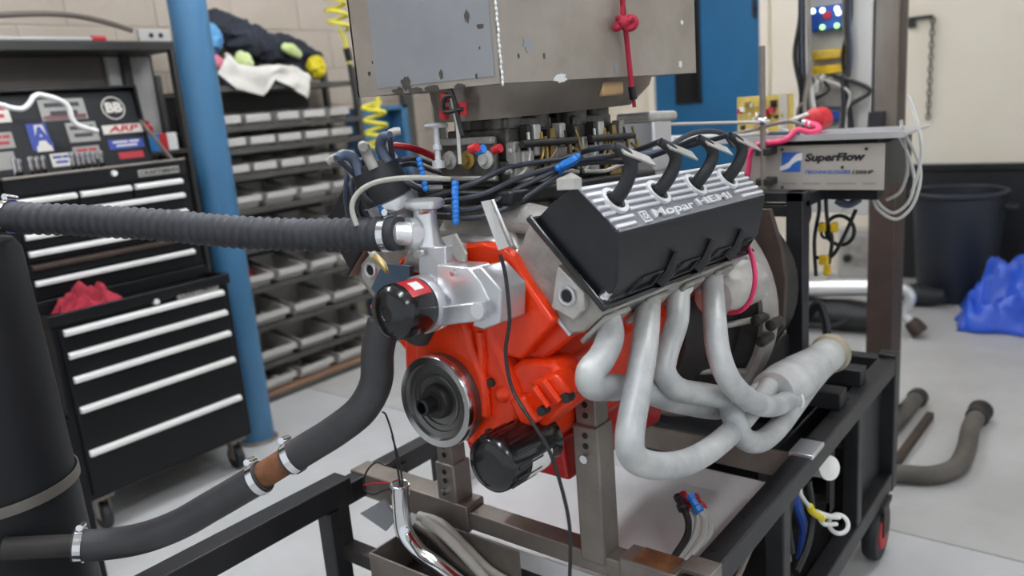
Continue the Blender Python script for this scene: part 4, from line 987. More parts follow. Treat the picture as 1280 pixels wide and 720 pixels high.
# rail details: clamp, bolt holes, weld tab
q = onz(1008, 562, RZ)
MB().box((q.x, yR, RZ+.002), (.09, rw+.008, .012)).build('rail_clamp', 'alu', CT, bevel=.002)
for u in (950, 905, 868):
    x = ony(u, 600+ (950-u)*1.1, yR).x
q = onz(880, 705, RZ); MB().box((q.x-.02, yR, RZ-.01), (.05, rw+.012, .04)).build('rail_clamp', 'steel', CT, bevel=.002)
for i in range(7): MB().cyl((1.32+.15*i, yR+.008, RZ-.002), (1.32+.15*i, yR+.008, RZ+.0012), .006, n=10).build('bolt_hole', 'black', CT)
# front cross member: sleeve and inner tube
cR = onz(742, 686, RZ); cL = onz(575, 622, RZ); xc = (cR.x+cL.x)/2+.01
ysl = onx(585, 634, xc-.025).y
hb('cross_member', (xc, yR+.02, zc-.004), (xc, yL, zc-.004), .05, rh-.012, 'brownsteel' if False else 'steel', .003)
hb('cross_sleeve', (xc, ysl, zc), (xc, yL+.03, zc), .062, rh+.01, 'steel', .003)
yb = onx(775, 700, xc-.025).y
hb('cross_sleeve', (xc, yR+.03, zc), (xc, yb, zc), .06, rh+.006, 'steel', .003)
MB().box2((xc-.026, yR+.04, RZ), (xc+.026, yb-.03, RZ+.006)).build('rust_strip', 'rust', CT)
def mount_post(y, top_px, slv_px, ztop=None):
    ztop = ztop or onx(*top_px, xc-.02).z; zs_ = onx(*slv_px, xc-.02).z
    p = hb('mount_post', (xc, y, RZ-.03), (xc, y, zs_), .058, .058, 'steel', .004, up=(1, 0, 0))
    hb('inner_post', (xc, y, zs_-.03), (xc, y, ztop), .047, .047, 'steel', .003, par=p, up=(1, 0, 0))
    for k in range(3):
        z = zs_-.02-.022*k; MB().cyl((xc-.03, y-.0, z), (xc-.0285, y, z), .0065, n=12).build('hole', 'black', p)
    MB().cyl((xc-.04, y, zs_-.066), (xc-.028, y, zs_-.066), .009, n=8).build('pin_bolt', 'chrome', p)
    for k in range(2):
        z = zs_+.02+.022*k; MB().cyl((xc-.0248, y, z), (xc-.0232, y, z), .0065, n=12).build('hole', 'black', p)
    # bracket reaching the block
    sgn = 1 if y < E0.y else -1
    MB().box((xc+.02, y+sgn*.03, ztop-.004), (.1, .13, .014)).build('mount_pad', 'steeldark', p, bevel=.003)
mount_post((onz(742, 686, RZ).y), (735, 487), (740, 532))
mount_post(onz(572, 625, RZ).y+.012, None, (565, 580), onx(735, 487, xc-.02).z)
# black front beam on the left with open end
fb0, fb1 = onz(155, 722, RZ+.03), onz(434, 590, RZ+.03)
yy = (fb0.y+fb1.y)/2
MB().hbeam((.35, yy, RZ-.012), (fb1.x, yy, RZ-.012), .06, .062, .006).build('front_beam', 'frameblack', CT, bevel=.003)
hb('front_brace', (fb1.x-.05, yy, .2), (fb1.x-.05, yy, RZ-.05), .05, .05, 'frameblack', up=(1, 0, 0))
hb('front_low_beam', (.5, yL, zl), (1.14, yL, zl), .06, .07, 'frameblack')
hb('front_low_cross', (1.14, yR, zl), (1.14, yL+.03, zl), .05, .06, 'frameblack')
# casters
for x, y in ((xe-.12, yR+.0), (xe-.12, yL), (1.2, yR), (1.2, yL)):
    c = MB().box2((x-.05, y-.035, .19), (x+.05, y+.035, .207)); c.box2((x-.03, y-.032, .09), (x+.03, y-.026, .2)); c.box2((x-.03, y+.026, .09), (x+.03, y+.032, .2))
    c = c.build('caster', 'steeldark', CT)
    MB().lathe([(.03, -.024), (.09, -.022), (.097, -.01), (.097, .01), (.09, .022), (.03, .024)], (x, y, .097), (0, 1, 0), 28).build('wheel', 'blackpl', c)
    MB().lathe([(.0, -.027), (.055, -.027), (.06, -.02), (.06, .02), (.055, .027), (0, .027)], (x, y, .097), (0, 1, 0), 22).build('hub', 'red', c)
# ------------------------------------------------------------------ drip pan under the engine
pz = .50
k = onz(960, 608, pz+.05); px0, px1, py0, py1 = xc+.04, k.x, yR+rw/2+.035, 1.46
dp = MB(); t = .003
dp.loft([[(px0, py0, pz), (px1, py0, pz), (px1, py1, pz), (px0, py1, pz)], [(px0-.01, py0-.01, pz+.055), (px1+.01, py0-.01, pz+.055), (px1+.01, py1+.01, pz+.055), (px0-.01, py1+.01, pz+.055)],
         [(px0-.006, py0-.006, pz+.055), (px1+.006, py0-.006, pz+.055), (px1+.006, py1+.006, pz+.055), (px0-.006, py1+.006, pz+.055)], [(px0+.004, py0+.004, pz+t), (px1-.004, py0+.004, pz+t), (px1-.004, py1-.004, pz+t), (px0+.004, py1-.004, pz+t)]])
tag(dp.build('drip_pan', 'pan'), 'shiny sheet metal drip pan lying under the orange engine', 'pan')
def bearer(name, x, z, wd, ht):
    MB().beam((x, yR+.022, z), (x, yL, z), wd, ht).build(name, 'steeldark', CT)
    MB().box2((x-.02, yR+.022, z-ht/2), (x+.02, yR+.032, RZ-.02)).build('bearer_hanger', 'steeldark', CT); MB().box2((x-.02, yL-.032, z-ht/2), (x+.02, yL-.022, RZ-.02)).build('bearer_hanger', 'steeldark', CT)
bearer('pan_bearer', px1+.05, pz-.02, .05, .04); bearer('pan_bearer', px0+.05, pz-.02, .04, .04)
# angled splash strip beyond the pan
a, b_ = onz(806, 546, RZ-.06), onz(968, 588, RZ-.06)
MB().beam((px1+.018, yR+.025, RZ-.05), (px1+.018, yL-.03, RZ-.05), .012, .07).build('splash_strip', 'steel', CT, bevel=.002)
# black battery tray in the dark rear bay
bt = thing('battery_tray', (2.15, 1.05, RZ-.2), 'open black tray in the cart bay below the exhaust header', 'tray')
m_ = MB(); X0_, X1_, Y0_, Y1_ = px1+.09, xe-.1, yR+.15, 1.4; z0_ = .38
m_.box2((X0_, Y0_, z0_), (X1_, Y1_, z0_+.01)).build('tray_floor', 'black', bt)
for a, b_ in (((X0_, Y0_), (X1_, Y0_+.006)), ((X0_, Y1_-.006), (X1_, Y1_)), ((X0_, Y0_), (X0_+.006, Y1_)), ((X1_-.006, Y0_), (X1_, Y1_))):
    MB().box2((a[0], a[1], z0_), (b_[0], b_[1], z0_+.16)).build('tray_side', 'black', bt)
for x in (X0_+.22, X1_-.05): bearer('tray_bearer', x, z0_-.014, .04, .03)
# ------------------------------------------------------------------ hoses with red and blue fittings over the pan
hs = thing('braided_hoses', onz(860, 690, .53), 'bundle of braided white hoses with red and blue fittings in the drip pan', 'hose')
for i, (pts, mm) in enumerate(((((845, 705, .55), (866, 675, .58), (872, 648, .6), (862, 632, .615)), 'red'), (((850, 708, .55), (876, 676, .58), (880, 650, .6), (872, 636, .62)), 'bluetape'), (((858, 700, .54), (886, 668, .57), (884, 648, .59), (876, 634, .6)), 'red'), (((840, 700, .56), (858, 672, .59), (860, 650, .61), (853, 634, .62)), 'steeldark'))):
    P_ = [onz(a, b, z) for a, b, z in pts]
    h = MB().tube(P_, .008, 8, 5).build('hose', 'cablewhite' if i < 3 else 'cable', hs)
    d = (P_[-1]-P_[-2]).normalized(); MB().lathe([(.0095, 0), (.013, .004), (.013, .016), (.009, .018), (.009, .034), (.011, .036), (.011, .046)], P_[-1]-d*.01, d, 8).build('fitting', mm, hs)
# ------------------------------------------------------------------ chrome pipe, grey hoses and sheet tray at the front left
cp = [onx(500, 606, xc-.14), onx(502, 640, xc-.14), onx(507, 668, xc-.145), onx(525, 692, xc-.15), onx(552, 712, xc-.155), onx(590, 745, xc-.16)]
TF = onx(463, 690, xc-.21).z-.085
for p in cp: p.z = max(p.z, TF+.021)
t = thing('chrome_pipe', cp[-1], 'bent polished chrome pipe rising at the front of the cart', 'pipe')
MB().tube(cp, .02, 20, 6).build('pipe', 'chrome', t)
MB().torus(cp[0], cp[0]-cp[1], .0195, .0035, 24, 8).build('pipe_rim', 'chrome', t)
MB().lathe([(.0, .001), (.017, .0015)], cp[0], (cp[0]-cp[1]), 20).build('pipe_mouth', 'black', t)
for i, wv in enumerate([[(500, 606), (497, 585), (492, 550), (483, 520), (478, 515)], [(503, 606), (500, 580), (490, 545)], [(500, 608), (480, 613), (466, 618), (455, 610), (458, 590), (470, 578), (482, 582)], [(502, 608), (490, 604), (470, 604), (455, 606)]]):
    MB().tube([onx(a, b, xc-.14+.0*i) for a, b in wv], .0022, 6, 5).build('lead', ['cable', 'cable', 'cable', 'red'][i], t)
for i, wv in enumerate([[(524, 645), (552, 655), (580, 682), (610, 712), (640, 745)], [(520, 655), (540, 670), (568, 700), (600, 740)], [(530, 650), (555, 668), (586, 700), (615, 735)]]):
    tag(MB().tube([Vector((p.x, p.y, max(p.z, TF+.0125))) for p in (onx(a, b, xc-.06-.024*i) for a, b in wv)], .0115, 10, 6).build('coolant_hose', 'hosegrey' if i != 1 else 'strap'), ['upper', 'lower', 'middle'][i]+' grey hose of the three running down beside the chrome pipe', 'hose')
xt = xc-.13
st_ = thing('sheet_tray', onx(520, 700, xt), 'small open sheet metal tray around the chrome pipe', 'tray')
zt0 = .46; yta, ytb = onx(462, 688, xt-.08).y, onx(600, 735, xt-.08).y
a, b_ = onx(463, 690, xt-.08), onx(600, 745, xt-.08)
zt1 = a.z
MB().box2((xt-.085, 1.0, zt1-.09), (xt-.08, a.y, zt1)).build('front_side', 'steel', st_); MB().box2((xt-.08, a.y-.004, zt1-.09), (xc-.04, a.y, zt1)).build('end_side', 'steel', st_)
MB().box2((xt-.08, 1.0, zt1-.09), (xc-.04, a.y, zt1-.085)).build('tray_floor', 'steeldark', st_); MB().box2((xc-.044, 1.0, zt1-.09), (xc-.04, a.y, zt1)).build('back_side', 'steel', st_)
MB().beam((xt+.02, .62, zt1-.11), (xt+.02, yL, zt1-.11), .04, .035).build('tray_bearer', 'steeldark', CT)
MB().beam((xt+.02, yL-.015, zt1-.12), (xt+.02, yL-.015, RZ-.02), .03, .03, (1, 0, 0)).build('bearer_hanger', 'steeldark', CT); MB().beam((xt+.02, .61, zt1-.12), (xt+.02, .61, RZ-.02), .03, .03, (1, 0, 0)).build('bearer_hanger', 'steeldark', CT)
pl = [onx(450, 642, xt), onx(480, 624, xt), onx(494, 650, xt), onx(482, 664, xt)]
tag(MB().prism(pl, (.006, 0, 0)).build('grey_plate', 'hoodgrey'), 'light grey metal plate tilted beside the chrome pipe', 'plate')
# ------------------------------------------------------------------ things hung in the cart's open side
c = ony(1037, 585, yR-.02)
t = thing('pipe_stub', c, 'short pipe with round white end cap sticking out of the cart side', 'pipe')
d = Vector((-.5, -.8, .3)).normalized()
MB().lathe([(.028, -.1), (.028, -.01), (.032, -.008), (.032, 0), (.0, .004)], c, d, 26).build('end_cap', 'white', t)
MB().lathe([(.02, -.12), (.031, -.115), (.031, -.08)], c, d, 20).build('pipe_end', 'steel', t)
rg_ = ony(1048, 655, yR-.035)
MB().box((c.x-d.x*.05, c.y-d.y*.05, (c.z+RZ-.05)/2+.01), (.022, .004, RZ-.05-c.z)).build('hanger', 'steeldark', t)
t = thing('hose_clamp', rg_, 'white looped clamp hanging on a yellow tie from the cart side', 'clamp')
MB().torus(rg_, (-.7, -.35, .5), .024, .006, 24, 8).build('ring', 'white', t)
MB().tube([rg_+Vector((0, 0, .02)), ony(1035, 645, yR-.03), ony(1020, 640, yR-.03)], .007, 8, 4).build('arm', 'white', t)
MB().tube([rg_+Vector((-.02, 0, .01)), ony(1030, 655, yR-.03), ony(1024, 645, yR-.03)], .006, 8, 4).build('arm', 'white', t)
MB().tube([ony(1028, 648, yR-.038), ony(1016, 640, yR-.036), ony(1012, 632, yR-.033)], .009, 8, 3).build('tie', 'yellow', t)
le_ = ony(1000, 600, yR-.02); MB().tube([ony(1014, 636, yR-.033), ony(1006, 626, yR-.03), ony(1001, 618, yR-.026), Vector((le_.x, yR-.02, RZ-.05))], .005, 8, 4).build('lead', 'cablewhite', t)
CL = [-.013, .009, 0, .009, -.013, 0]
for i, (wv, m_, r) in enumerate(([((985, 600), (990, 620), (985, 650), (990, 690)), 'cable', .008], [((1000, 590), (995, 625), (1005, 660), (1000, 700)), 'relayblue', .012], [((960, 640), (950, 660), (935, 690), (920, 725)), 'strap', .008], [((990, 585), (985, 605), (975, 640), (985, 700)), 'steel', .01], [((1010, 600), (1015, 640), (1010, 680), (995, 715)), 'cable', .009], [((925, 660), (918, 680), (910, 690)), 'redrope', .012])):
    lb = ['thin black cable', 'thick blue cable', 'grey brown conduit', 'steel conduit', 'thick black cable', 'short red hose'][i]
    tag(MB().tube([Vector((q.x, q.y, min(q.z, RZ-rh+.004))) for q in (ony(a, b, yR+CL[i]) for a, b in wv)], r, 8, 5).build('cable', m_), lb+' hanging inside the open side of the cart', 'cable')
# ================================================================== steel hood over the carburettors
hc = at(628, 104, 1.35); hx1 = ony(870, 88, hc.y).x; hy1 = onx(448, 122, hc.x).y; hz = hc.z
HO = thing('steel_hood', (hc.x, hc.y, hz), 'big scuffed sheet steel air hood hanging above the carburettors', 'hood')
zt2 = 2.55
MB().box2((hc.x, hc.y, hz), (hc.x+.004, hy1, zt2)).build('end_panel', 'hoodsteel', HO)
q0 = onx(480, 105, hc.x-.002); 
MB().box2((hc.x-.0012, onx(616, 60, hc.x).y, onx(540, 112, hc.x).z+.012), (hc.x, onx(466, 60, hc.x).y, zt2-.02)).build('patch_sheet', 'hoodgrey', HO)
MB().box2((hc.x, hc.y, hz), (hx1, hc.y+.004, zt2)).build('side_panel', 'hoodsteel', HO)
MB().box2((hx1-.004, hc.y, hz), (hx1, hy1, zt2)).build('end_panel', 'hoodsteel', HO); MB().box2((hc.x, hy1-.004, hz), (hx1, hy1, zt2)).build('side_panel', 'hoodsteel', HO)
MB().box2((hc.x, hc.y, zt2), (hx1, hy1, zt2+.004)).build('top_panel', 'hoodsteel', HO); MB().box2((hc.x+.004, hc.y+.004, hz+.001), (hx1-.004, hy1-.004, hz+.005)).build('bottom_panel', 'funnel', HO)
MB().box2((hc.x+.2, hc.y+.1, zt2), (hx1-.2, hy1-.05, CZ)).build('duct', 'hoodsteel', HO)
wl = MB()
for i in range(120):
    z = hz+i*.0085; wl.sph((hc.x-.0005+random.uniform(-.001, .001), hc.y-.0005+random.uniform(-.001, .001), z), (.0028, .0028, .005), 7, 4)
wl.build('weld_bead', 'weld', HO)
def blotch(face, px, py, r, seed, m='stain', asp=1):
    p = onx(px, py, hc.x) if face == 'l' else ony(px, py, hc.y)
    n = 18; ring = []
    for j in range(n):
        a = 2*math.pi*j/n; rr = r*(1+.6*noise.noise(Vector((math.cos(a)*2, math.sin(a)*2, seed))))
        if face == 'l': ring.append(p+Vector((-.0016, rr*math.cos(a)*asp, rr*math.sin(a))))
        else: ring.append(p+Vector((rr*math.cos(a)*asp, -.0012, rr*math.sin(a))))
    MB().prism(ring, (.001, 0, 0) if face == 'l' else (0, .001, 0)).build('scuff', m, HO)
for i, q in enumerate(((584, 20, .010, .6), (601, 33, .004, 2), (508, 104, .012, 1.0), (552, 93, .008, .6), (520, 113, .006, 3), (540, 111, .006, 3), (466, 78, .003, .5), (462, 92, .004, .8), (596, 95, .004, .7), (600, 60, .003, .6), (575, 108, .005, 2.5), (498, 114, .006, 2.5))): blotch('l', q[0], q[1], q[2], i, asp=q[3])
for i, q in enumerate(((850, 80, .008, 1, 'weld'), (700, 98, .008, 2.5, 'weld'), (770, 85, .01, .8, 'hoodgrey'), (852, 28, .005, 1.2, 'weld'), (648, 70, .004, .6, 'stain'), (680, 70, .005, .5, 'stain'), (660, 55, .012, 1.3, 'hoodgrey'))): blotch('r', q[0], q[1], q[2], i+30, q[4], q[3])
# collar between hood and carburettors
fcx, fcy = (hc.x+hx1)/2, E0.y+.015
def obr(cx_, cy_, a, b, z, n=40): return [(cx_+a*abs(math.cos(2*math.pi*j/n))**.55*(1 if math.cos(2*math.pi*j/n) > 0 else -1), cy_+b*abs(math.sin(2*math.pi*j/n))**.8*(1 if math.sin(2*math.pi*j/n) > 0 else -1), z) for j in range(n)]
cw = (hx1-hc.x)/2-.05
MB().loft([obr(fcx, fcy, cw*.99, .14, hz+.004), obr(fcx-.005, fcy, cw*.97, .135, hz-.02), obr(fcx-.025, fcy, cw*.9, .122, hz-.045), obr(fcx-.04, fcy, cw*.86, .115, hz-.06), obr(fcx-.04, fcy, cw*.845, .112, hz-.06), obr(fcx-.035, fcy, cw*.85, .115, hz-.02)], False).build('collar', 'funnel', HO)
a = ony(765, 113, hc.y+.03); MB().box((a.x, a.y+.02, a.z+.004), (.085, .05, .03)).build('tape_patch', 'tape', HO, bevel=.006)
# red rope with knot
rp = thing('red_rope', ony(790, 112, hc.y-.02), 'red cord with a round knot hanging in front of the steel hood', 'rope')
yr = hc.y-.012
r0_ = ony(778, 0, yr); rt_ = [Vector((r0_.x-.02, r0_.y, CZ)), ony(775, -60, yr), r0_, ony(780, 22, yr)]
MB().tube(rt_+[ony(783, 45, yr), ony(786, 75, yr), ony(790, 112, yr)], .0055, 9, 4).build('cord', 'redrope', rp)
kc = ony(780, 29, yr-.012); kn = []
for i in range(40):
    a = 2*math.pi*i/40*1.0; kn.append(kc+CR*(.016*math.sin(2*a)+.003)+CU*(.0105*math.sin(3*a+.6))+Vector((0, -.006*math.cos(3*a), 0)))
MB().tube(kn, .0068, 8, 0, True).build('knot', 'redrope', rp); MB().sph(kc, (.015, .011, .012)).build('knot_core', 'redrope', rp)
MB().tube([ony(789.5, 108, yr), ony(792, 124, yr)], .008, 10).build('end_sleeve', 'black', rp); MB().tube([ony(792, 124, yr), ony(793, 134, yr)], .004, 8).build('end_tip', 'redrope', rp)
# red plug connectors under the hood's left edge
t = thing('red_connectors', onx(565, 118, hc.x+.03), 'red and black hook with two red grips hanging under the hood edge', 'hook')
xx = hc.x+.004
l0_ = onx(562, 112, xx); l0_.z = hz+.001
MB().tube([l0_, onx(567, 122, xx), onx(572, 145, xx), onx(578, 170, xx)], .004, 8, 3).build('lead', 'cable', t)
for q in (((556, 116), (556, 128)), ((556, 134), (555, 148)), ((578, 128), (579, 144))): MB().tube([onx(*q[0], xx+.01), onx(*q[1], xx+.01)], .0085, 10).build('grip', 'red', t)
MB().tube([onx(567, 120, xx), onx(556, 122, xx), onx(555, 140, xx), onx(578, 136, xx)], .004, 8, 3).build('wire', 'cable', t)
# cast throttle stand right of the carburettors (bolted to the engine)
a, b_ = ley(785, 185, .0), ley(832, 150, .0)
ts = MB().box(((a.x+b_.x)/2, 0, (a.z+b_.z)/2-.03), (.1, .09, .13)).build('throttle_stand', 'alu', bevel=.008, **L)
MB().box(((a.x+b_.x)/2, 0, b_.z+.01), (.15, .1, .026)).build('stand_top', 'castalu2', ts, False, bevel=.01, seg=3)
MB().box(((a.x+b_.x)/2, 0, .25), (.09, .08, .24)).build('stand_leg', 'castalu', ts, False, bevel=.006)
MB().box((.62, 0, .22), (.3, .2, .1)).build('rear_bridge', 'castalu2', **L)

# ================================================================== dyno sensor box and shelf
bx = 2.45
z0, z1 = onx(1020, 237, bx).z, onx(1020, 181, bx).z; yb0, yb1 = onx(1105, 210, bx).y, onx(925, 210, bx).y
bd = ony(1140, 175, yb0).x-bx
SF = thing('sensor_box', (bx, (yb0+yb1)/2, z0), 'grey dyno sensor box with SuperFlow lettering and blue S logo', 'sensor box')
MB().box2((bx+.003, yb0, z0), (bx+bd, yb1, z1)).build('box_body', 'sfside', SF, bevel=.002)
fp = MB().box2((bx, yb0-.001, z0-.001), (bx+.004, yb1, z1)).build('front_panel', 'sfbox', SF, bevel=.001)
u_, v_ = Vector((0, -1, 0)), Vector((0, 0, 1))
def sfp(px, py): return onx(px, py, bx-.0008)
lo_, hi_ = sfp(975, 215), sfp(1002, 190)
yl, yr_, zb_, zt_2 = lo_.y, hi_.y, lo_.z, hi_.z
def gp(u, v, k=0): return Vector((bx-.0006-k, yl+(yr_-yl)*u, zb_+(zt_2-zb_)*v))
lgp = MB().prism([gp(.06, 0), gp(.94, 0), gp(1, 1), gp(.1, 1)], (-.0006, 0, 0)).build('logo', 'inkblue', fp)
top = []; 
sw = [(0, .28), (.2, .36), (.42, .5), (.6, .74), (.8, .93), (1.02, .97)]; sw2 = [(1.0, .6), (.8, .55), (.62, .42), (.45, .2), (.25, .1), (0, .06)]
m_ = MB()
for i in range(5):
    a0, a1 = sw[i], sw[i+1]; b0, b1 = sw2[::-1][i], sw2[::-1][i+1]
    m_.prism([gp(a0[0], b0[1], .0006), gp(a1[0], b1[1], .0006), gp(a1[0], a1[1], .0006), gp(a0[0], a0[1], .0006)], (-.0005, 0, 0))
m_.build('logo_swoosh', 'label', fp)
text('panel_lettering', 'SuperFlow', sfp(1006, 197.5), u_, v_, .0215, 'inkblack', fp, shear=.2, bold=.045, wide=1.26)
text('panel_lettering', 'TECHNOLOGIES', sfp(1005, 215.5), u_, v_, .0095, 'inkblue', fp, shear=.2, bold=.01, wide=1.32)
text('panel_lettering', '1200HP', sfp(1064, 215.5), u_, v_, .0105, 'inkblack', fp, shear=.2, bold=.02, wide=1.2)
for q0, q1 in ((977, 995), (1003, 1025), (1033, 1070), (1078, 1094)):   # fine print too small to read
    c0_, c1_ = sfp(q0, 229.5), sfp(q1, 229.5); MB().box2((bx-.0012, c1_.y, c0_.z-.002), (bx-.0002, c0_.y, c0_.z+.002)).build('fine_print', 'inkgrey', fp)
for q in ((978, 187), (1083, 186), (978, 234), (1053, 209)):
    c = sfp(*q); MB().cyl(c, c+Vector((-.003, 0, 0)), .0045, n=10).build('screw', 'steeldark', fp)
# tray shelf over the box
tr_z = onx(1150, 164, bx-.02).z
ytr0 = onx(1162, 163, bx+.3).y
TRY = thing('instrument_tray', (bx+.1, .8, tr_z), 'flat bright metal tray on top of the sensor box', 'tray')
MB().box2((bx-.02, ytr0, tr_z-.012), (bx+.3, 1.55, tr_z-.004)).build('tray_plate', 'alu', TRY); MB().box2((bx-.022, ytr0, tr_z-.016), (bx-.016, 1.55, tr_z+.002)).build('tray_lip', 'alupolish', TRY)
MB().box2((bx+.05, yb0+.03, z1), (bx+.3, yb1-.03, tr_z-.012)).build('tray_support', 'sfside', TRY)
# pcb box, red motor, clutter on the tray
t = thing('circuit_board', onx(955, 160, bx+.25), 'yellowish circuit board standing on the metal tray in front of the blue door', 'circuit board')
xq = bx+.25
a, b_ = onx(922, 165, xq), onx(990, 117, xq)
MB().box2((xq, b_.y, tr_z-.004), (xq+.015, a.y, b_.z)).build('board', 'pcb', t)
for i in range(22):
    y = random.uniform(b_.y+.01, a.y-.01); z = random.uniform(tr_z+.01, b_.z-.01); s = random.uniform(.006, .02)
    MB().box((xq-.008, y, z), (.016, s, s*random.uniform(.6, 1.6))).build('component', random.choice(['gold', 'steeldark', 'redrope', 'castalu2', 'pcb', 'black', 'label']), t)
MB().box2((xq-.01, onx(985, 140, xq).y-.0, tr_z-.004), (xq+.03, onx(975, 140, xq).y, b_.z-.0)).build('end_bracket', 'sfbox', t)
t = thing('red_motor', onx(1018, 160, bx+.12), 'round red pump motor with pink hose on the metal tray', 'motor')
c = onx(1017, 150, bx+.12); c.z = max(c.z, tr_z+.036)
MB().lathe([(.0, -.012), (.02, -.01), (.034, 0), (.036, .012), (.036, .06), (.03, .065)], c, (1, -.1, 0), 26).build('motor_body', 'red', t)
up_ = lambda p, z: Vector((p.x, p.y, max(p.z, z)))
MB().tube([onx(1008, 154, bx+.06), onx(1020, 156, bx+.05), up_(onx(1024, 162, bx+.03), tr_z+.006), up_(onx(1012, 168, bx+.005), tr_z+.007), up_(onx(996, 172, bx-.018), tr_z+.017), onx(982, 175, bx-.041), onx(962, 179, bx-.041), onx(946, 182, bx-.041), onx(938, 192, bx-.041), onx(936, 208, bx-.041), onx(933, 226, bx-.041)], .0085, 10, 5).build('hose', 'pink', t)
MB().tube([onx(1004, 152, bx+.07), onx(1014, 155, bx+.055)], .009, 10).build('hose_end', 'alu', t)
rd = thing('steel_rod', onx(950, 240, bx-.06), 'thin upright steel rod clamped before the sensor box', 'rod')
a, b_ = onx(951, 238, bx-.06), onx(956, 57, bx-.06); b_.y = a.y = (a.y+b_.y)/2
MB().tube([a+Vector((0, 0, -.06)), b_], .009, 10).build('rod', 'steel', rd)
for z in (z1-.012, z0+.03): MB().box((bx-.034, a.y, z), (.069, .045, .022)).build('clamp', 'steeldark', rd, bevel=.003)
c = onx(962, 151, bx-.06); MB().tube([ley(815, 155, -.02)*0+onx(822, 156, bx-.2), onx(962, 152, bx-.06)], .005, 8).build('cross_rod', 'panelgrey', rd); MB().sph((c.x, a.y, c.z), (.016, .018, .014)).build('joint', 'chrome', rd)
t = thing('cable_bundle', onx(930, 180, bx), 'tangle of grey cables lying on the tray behind the rear spark plug boots', 'cables')
for i, wv in enumerate([[(842, 178), (880, 172), (920, 172), (960, 165)], [(850, 182), (900, 178), (930, 176), (958, 172)], [(905, 172), (930, 165), (955, 158), (985, 152), (1000, 155)], [(925, 182), (960, 178), (1000, 170)], [(985, 165), (975, 158), (995, 148), (1010, 142)]]):
    MB().tube([Vector((q.x, q.y, max(q.z, tr_z+.004))) for q in (onx(a, b, bx+.0+.02*i) for a, b in wv)], .006, 7, 5).build('cable', ['hosegrey', 'panelgrey', 'steel', 'wireblue', 'cablewhite'][i], t)
# ------------------------------------------------------------------ dyno frame behind the engine
DF = thing('dyno_frame', (2.3, 1.0, 0), 'black steel dyno frame and absorber standing behind the engine bellhousing', 'dyno')
xd = 2.35
yp = onx(997, 350, xd).y
MB().beam((xd, yp, .66), (xd, yp, z0+.01), .05, .06, (1, 0, 0)).build('post', 'frameblack', DF, bevel=.003)
MB().beam((xd, 1.5, .66), (xd, 1.5, z0+.01), .05, .06, (1, 0, 0)).build('post', 'frameblack', DF, bevel=.003)
MB().beam((xd, yp-.03, z0-.005), (xd, 1.53, z0-.005), .06, .03).build('top_bar', 'frameblack', DF, bevel=.003)
zq = onx(970, 262, xd).z; MB().beam((xd, yp, zq), (xd, 1.5, zq), .05, .035).build('cross_bar', 'frameblack', DF, bevel=.003)
MB().beam((bx+.1, .62, z0-.02), (bx+.1, 1.5, z0-.02), .06, .04).build('shelf_bar', 'frameblack', DF, bevel=.003)
MB().beam((xd, yp, z0-.02), (bx+.12, yp, z0-.02), .05, .04).build('shelf_arm', 'frameblack', DF, bevel=.003)
MB().beam((xd-.2, yR, .685), (xd-.2, yL, .685), .06, .05).build('sole_bar', 'frameblack', DF, bevel=.003); MB().beam((xd, yR, .685), (xd, yL, .685), .06, .05).build('sole_bar', 'frameblack', DF, bevel=.003)
# rusty bearing plate behind the bellhousing
pl = [lex(953, 262, .95), lex(962, 262, .95), lex(976, 310, .95), lex(982, 350, .95), lex(979, 410, .95), lex(952, 440, .95)]
pl = [E0+EROT @ p for p in pl]; far_ = [Vector((p.x, 2*E0.y-p.y, p.z)) for p in pl[::-1]]
MB().prism(pl+far_, (.02, 0, 0)).build('bearing_plate', 'brownsteel', DF, bevel=.002)
MB().lathe([(.16, 0), (.24, .02), (.25, .06), (.25, .28), (.2, .32), (.05, .33)], E0+EROT @ Vector((.98, 0, 0)), EX, 36).build('absorber', 'steeldark', DF)
MB().box2((xd-.22, E0.y-.2, .7), (xd-.02, E0.y+.2, .8)).build('absorber_foot', 'steeldark', DF, bevel=.005)
for i, wv in enumerate([[(1010, 245), (1012, 270), (1004, 300), (1008, 380), (1000, 440)], [(1022, 240), (1024, 262), (1018, 300), (1020, 345)], [(1070, 262), (1055, 295), (1040, 320), (1020, 322)], [(1008, 400), (1022, 380), (1030, 395), (1034, 420), (1030, 440)], [(1032, 240), (1034, 275), (1040, 300), (1036, 330)]]):
    MB().tube([onx(a, b, 2.55) for a, b in wv], .006 if i != 3 else .014, 7, 5).build('cable', 'cable', DF)
MB().torus(onx(1050, 288, 2.56), (1, -.2, 0), .046, .006, 28, 8).build('cable_loop', 'cable', DF); MB().torus(onx(1032, 292, 2.55), (1, -.2, 0), .014, .005, 20, 8).build('cable_loop', 'cable', DF)
for q in ((1028, 284), (1043, 284), (1030, 325), (1034, 338)):
    c = onx(*q, 2.54); MB().box(c, (.02, .02+.008*(q[1] % 2), .03)).build('connector', 'yellowbox', DF, bevel=.003)
MB().tube([onx(1045, 250, 2.55), onx(1060, 256, 2.56), onx(1075, 248, 2.57)], .012, 8, 4).build('hose', 'wireblue', DF)
# grey loops of cable hanging from the tray's right end
t = thing('cable_loops', onx(1125, 200, bx+.3), 'loops of grey cable hanging from the right end of the metal tray', 'cables')
for i, wv in enumerate([[(1122, 168), (1136, 195), (1143, 225), (1136, 252), (1118, 266), (1102, 258), (1092, 244)], [(1130, 166), (1148, 200), (1150, 228), (1140, 258), (1120, 274), (1098, 262), (1090, 246)], [(1126, 150), (1132, 185), (1134, 215), (1125, 240), (1108, 250)], [(1135, 120), (1146, 150), (1152, 185), (1148, 215), (1140, 240)]]):
    MB().tube([onx(a, b, bx+.1) for a, b in wv], .005, 7, 6).build('cable', 'cablewhite' if i != 2 else 'hosegrey', t)
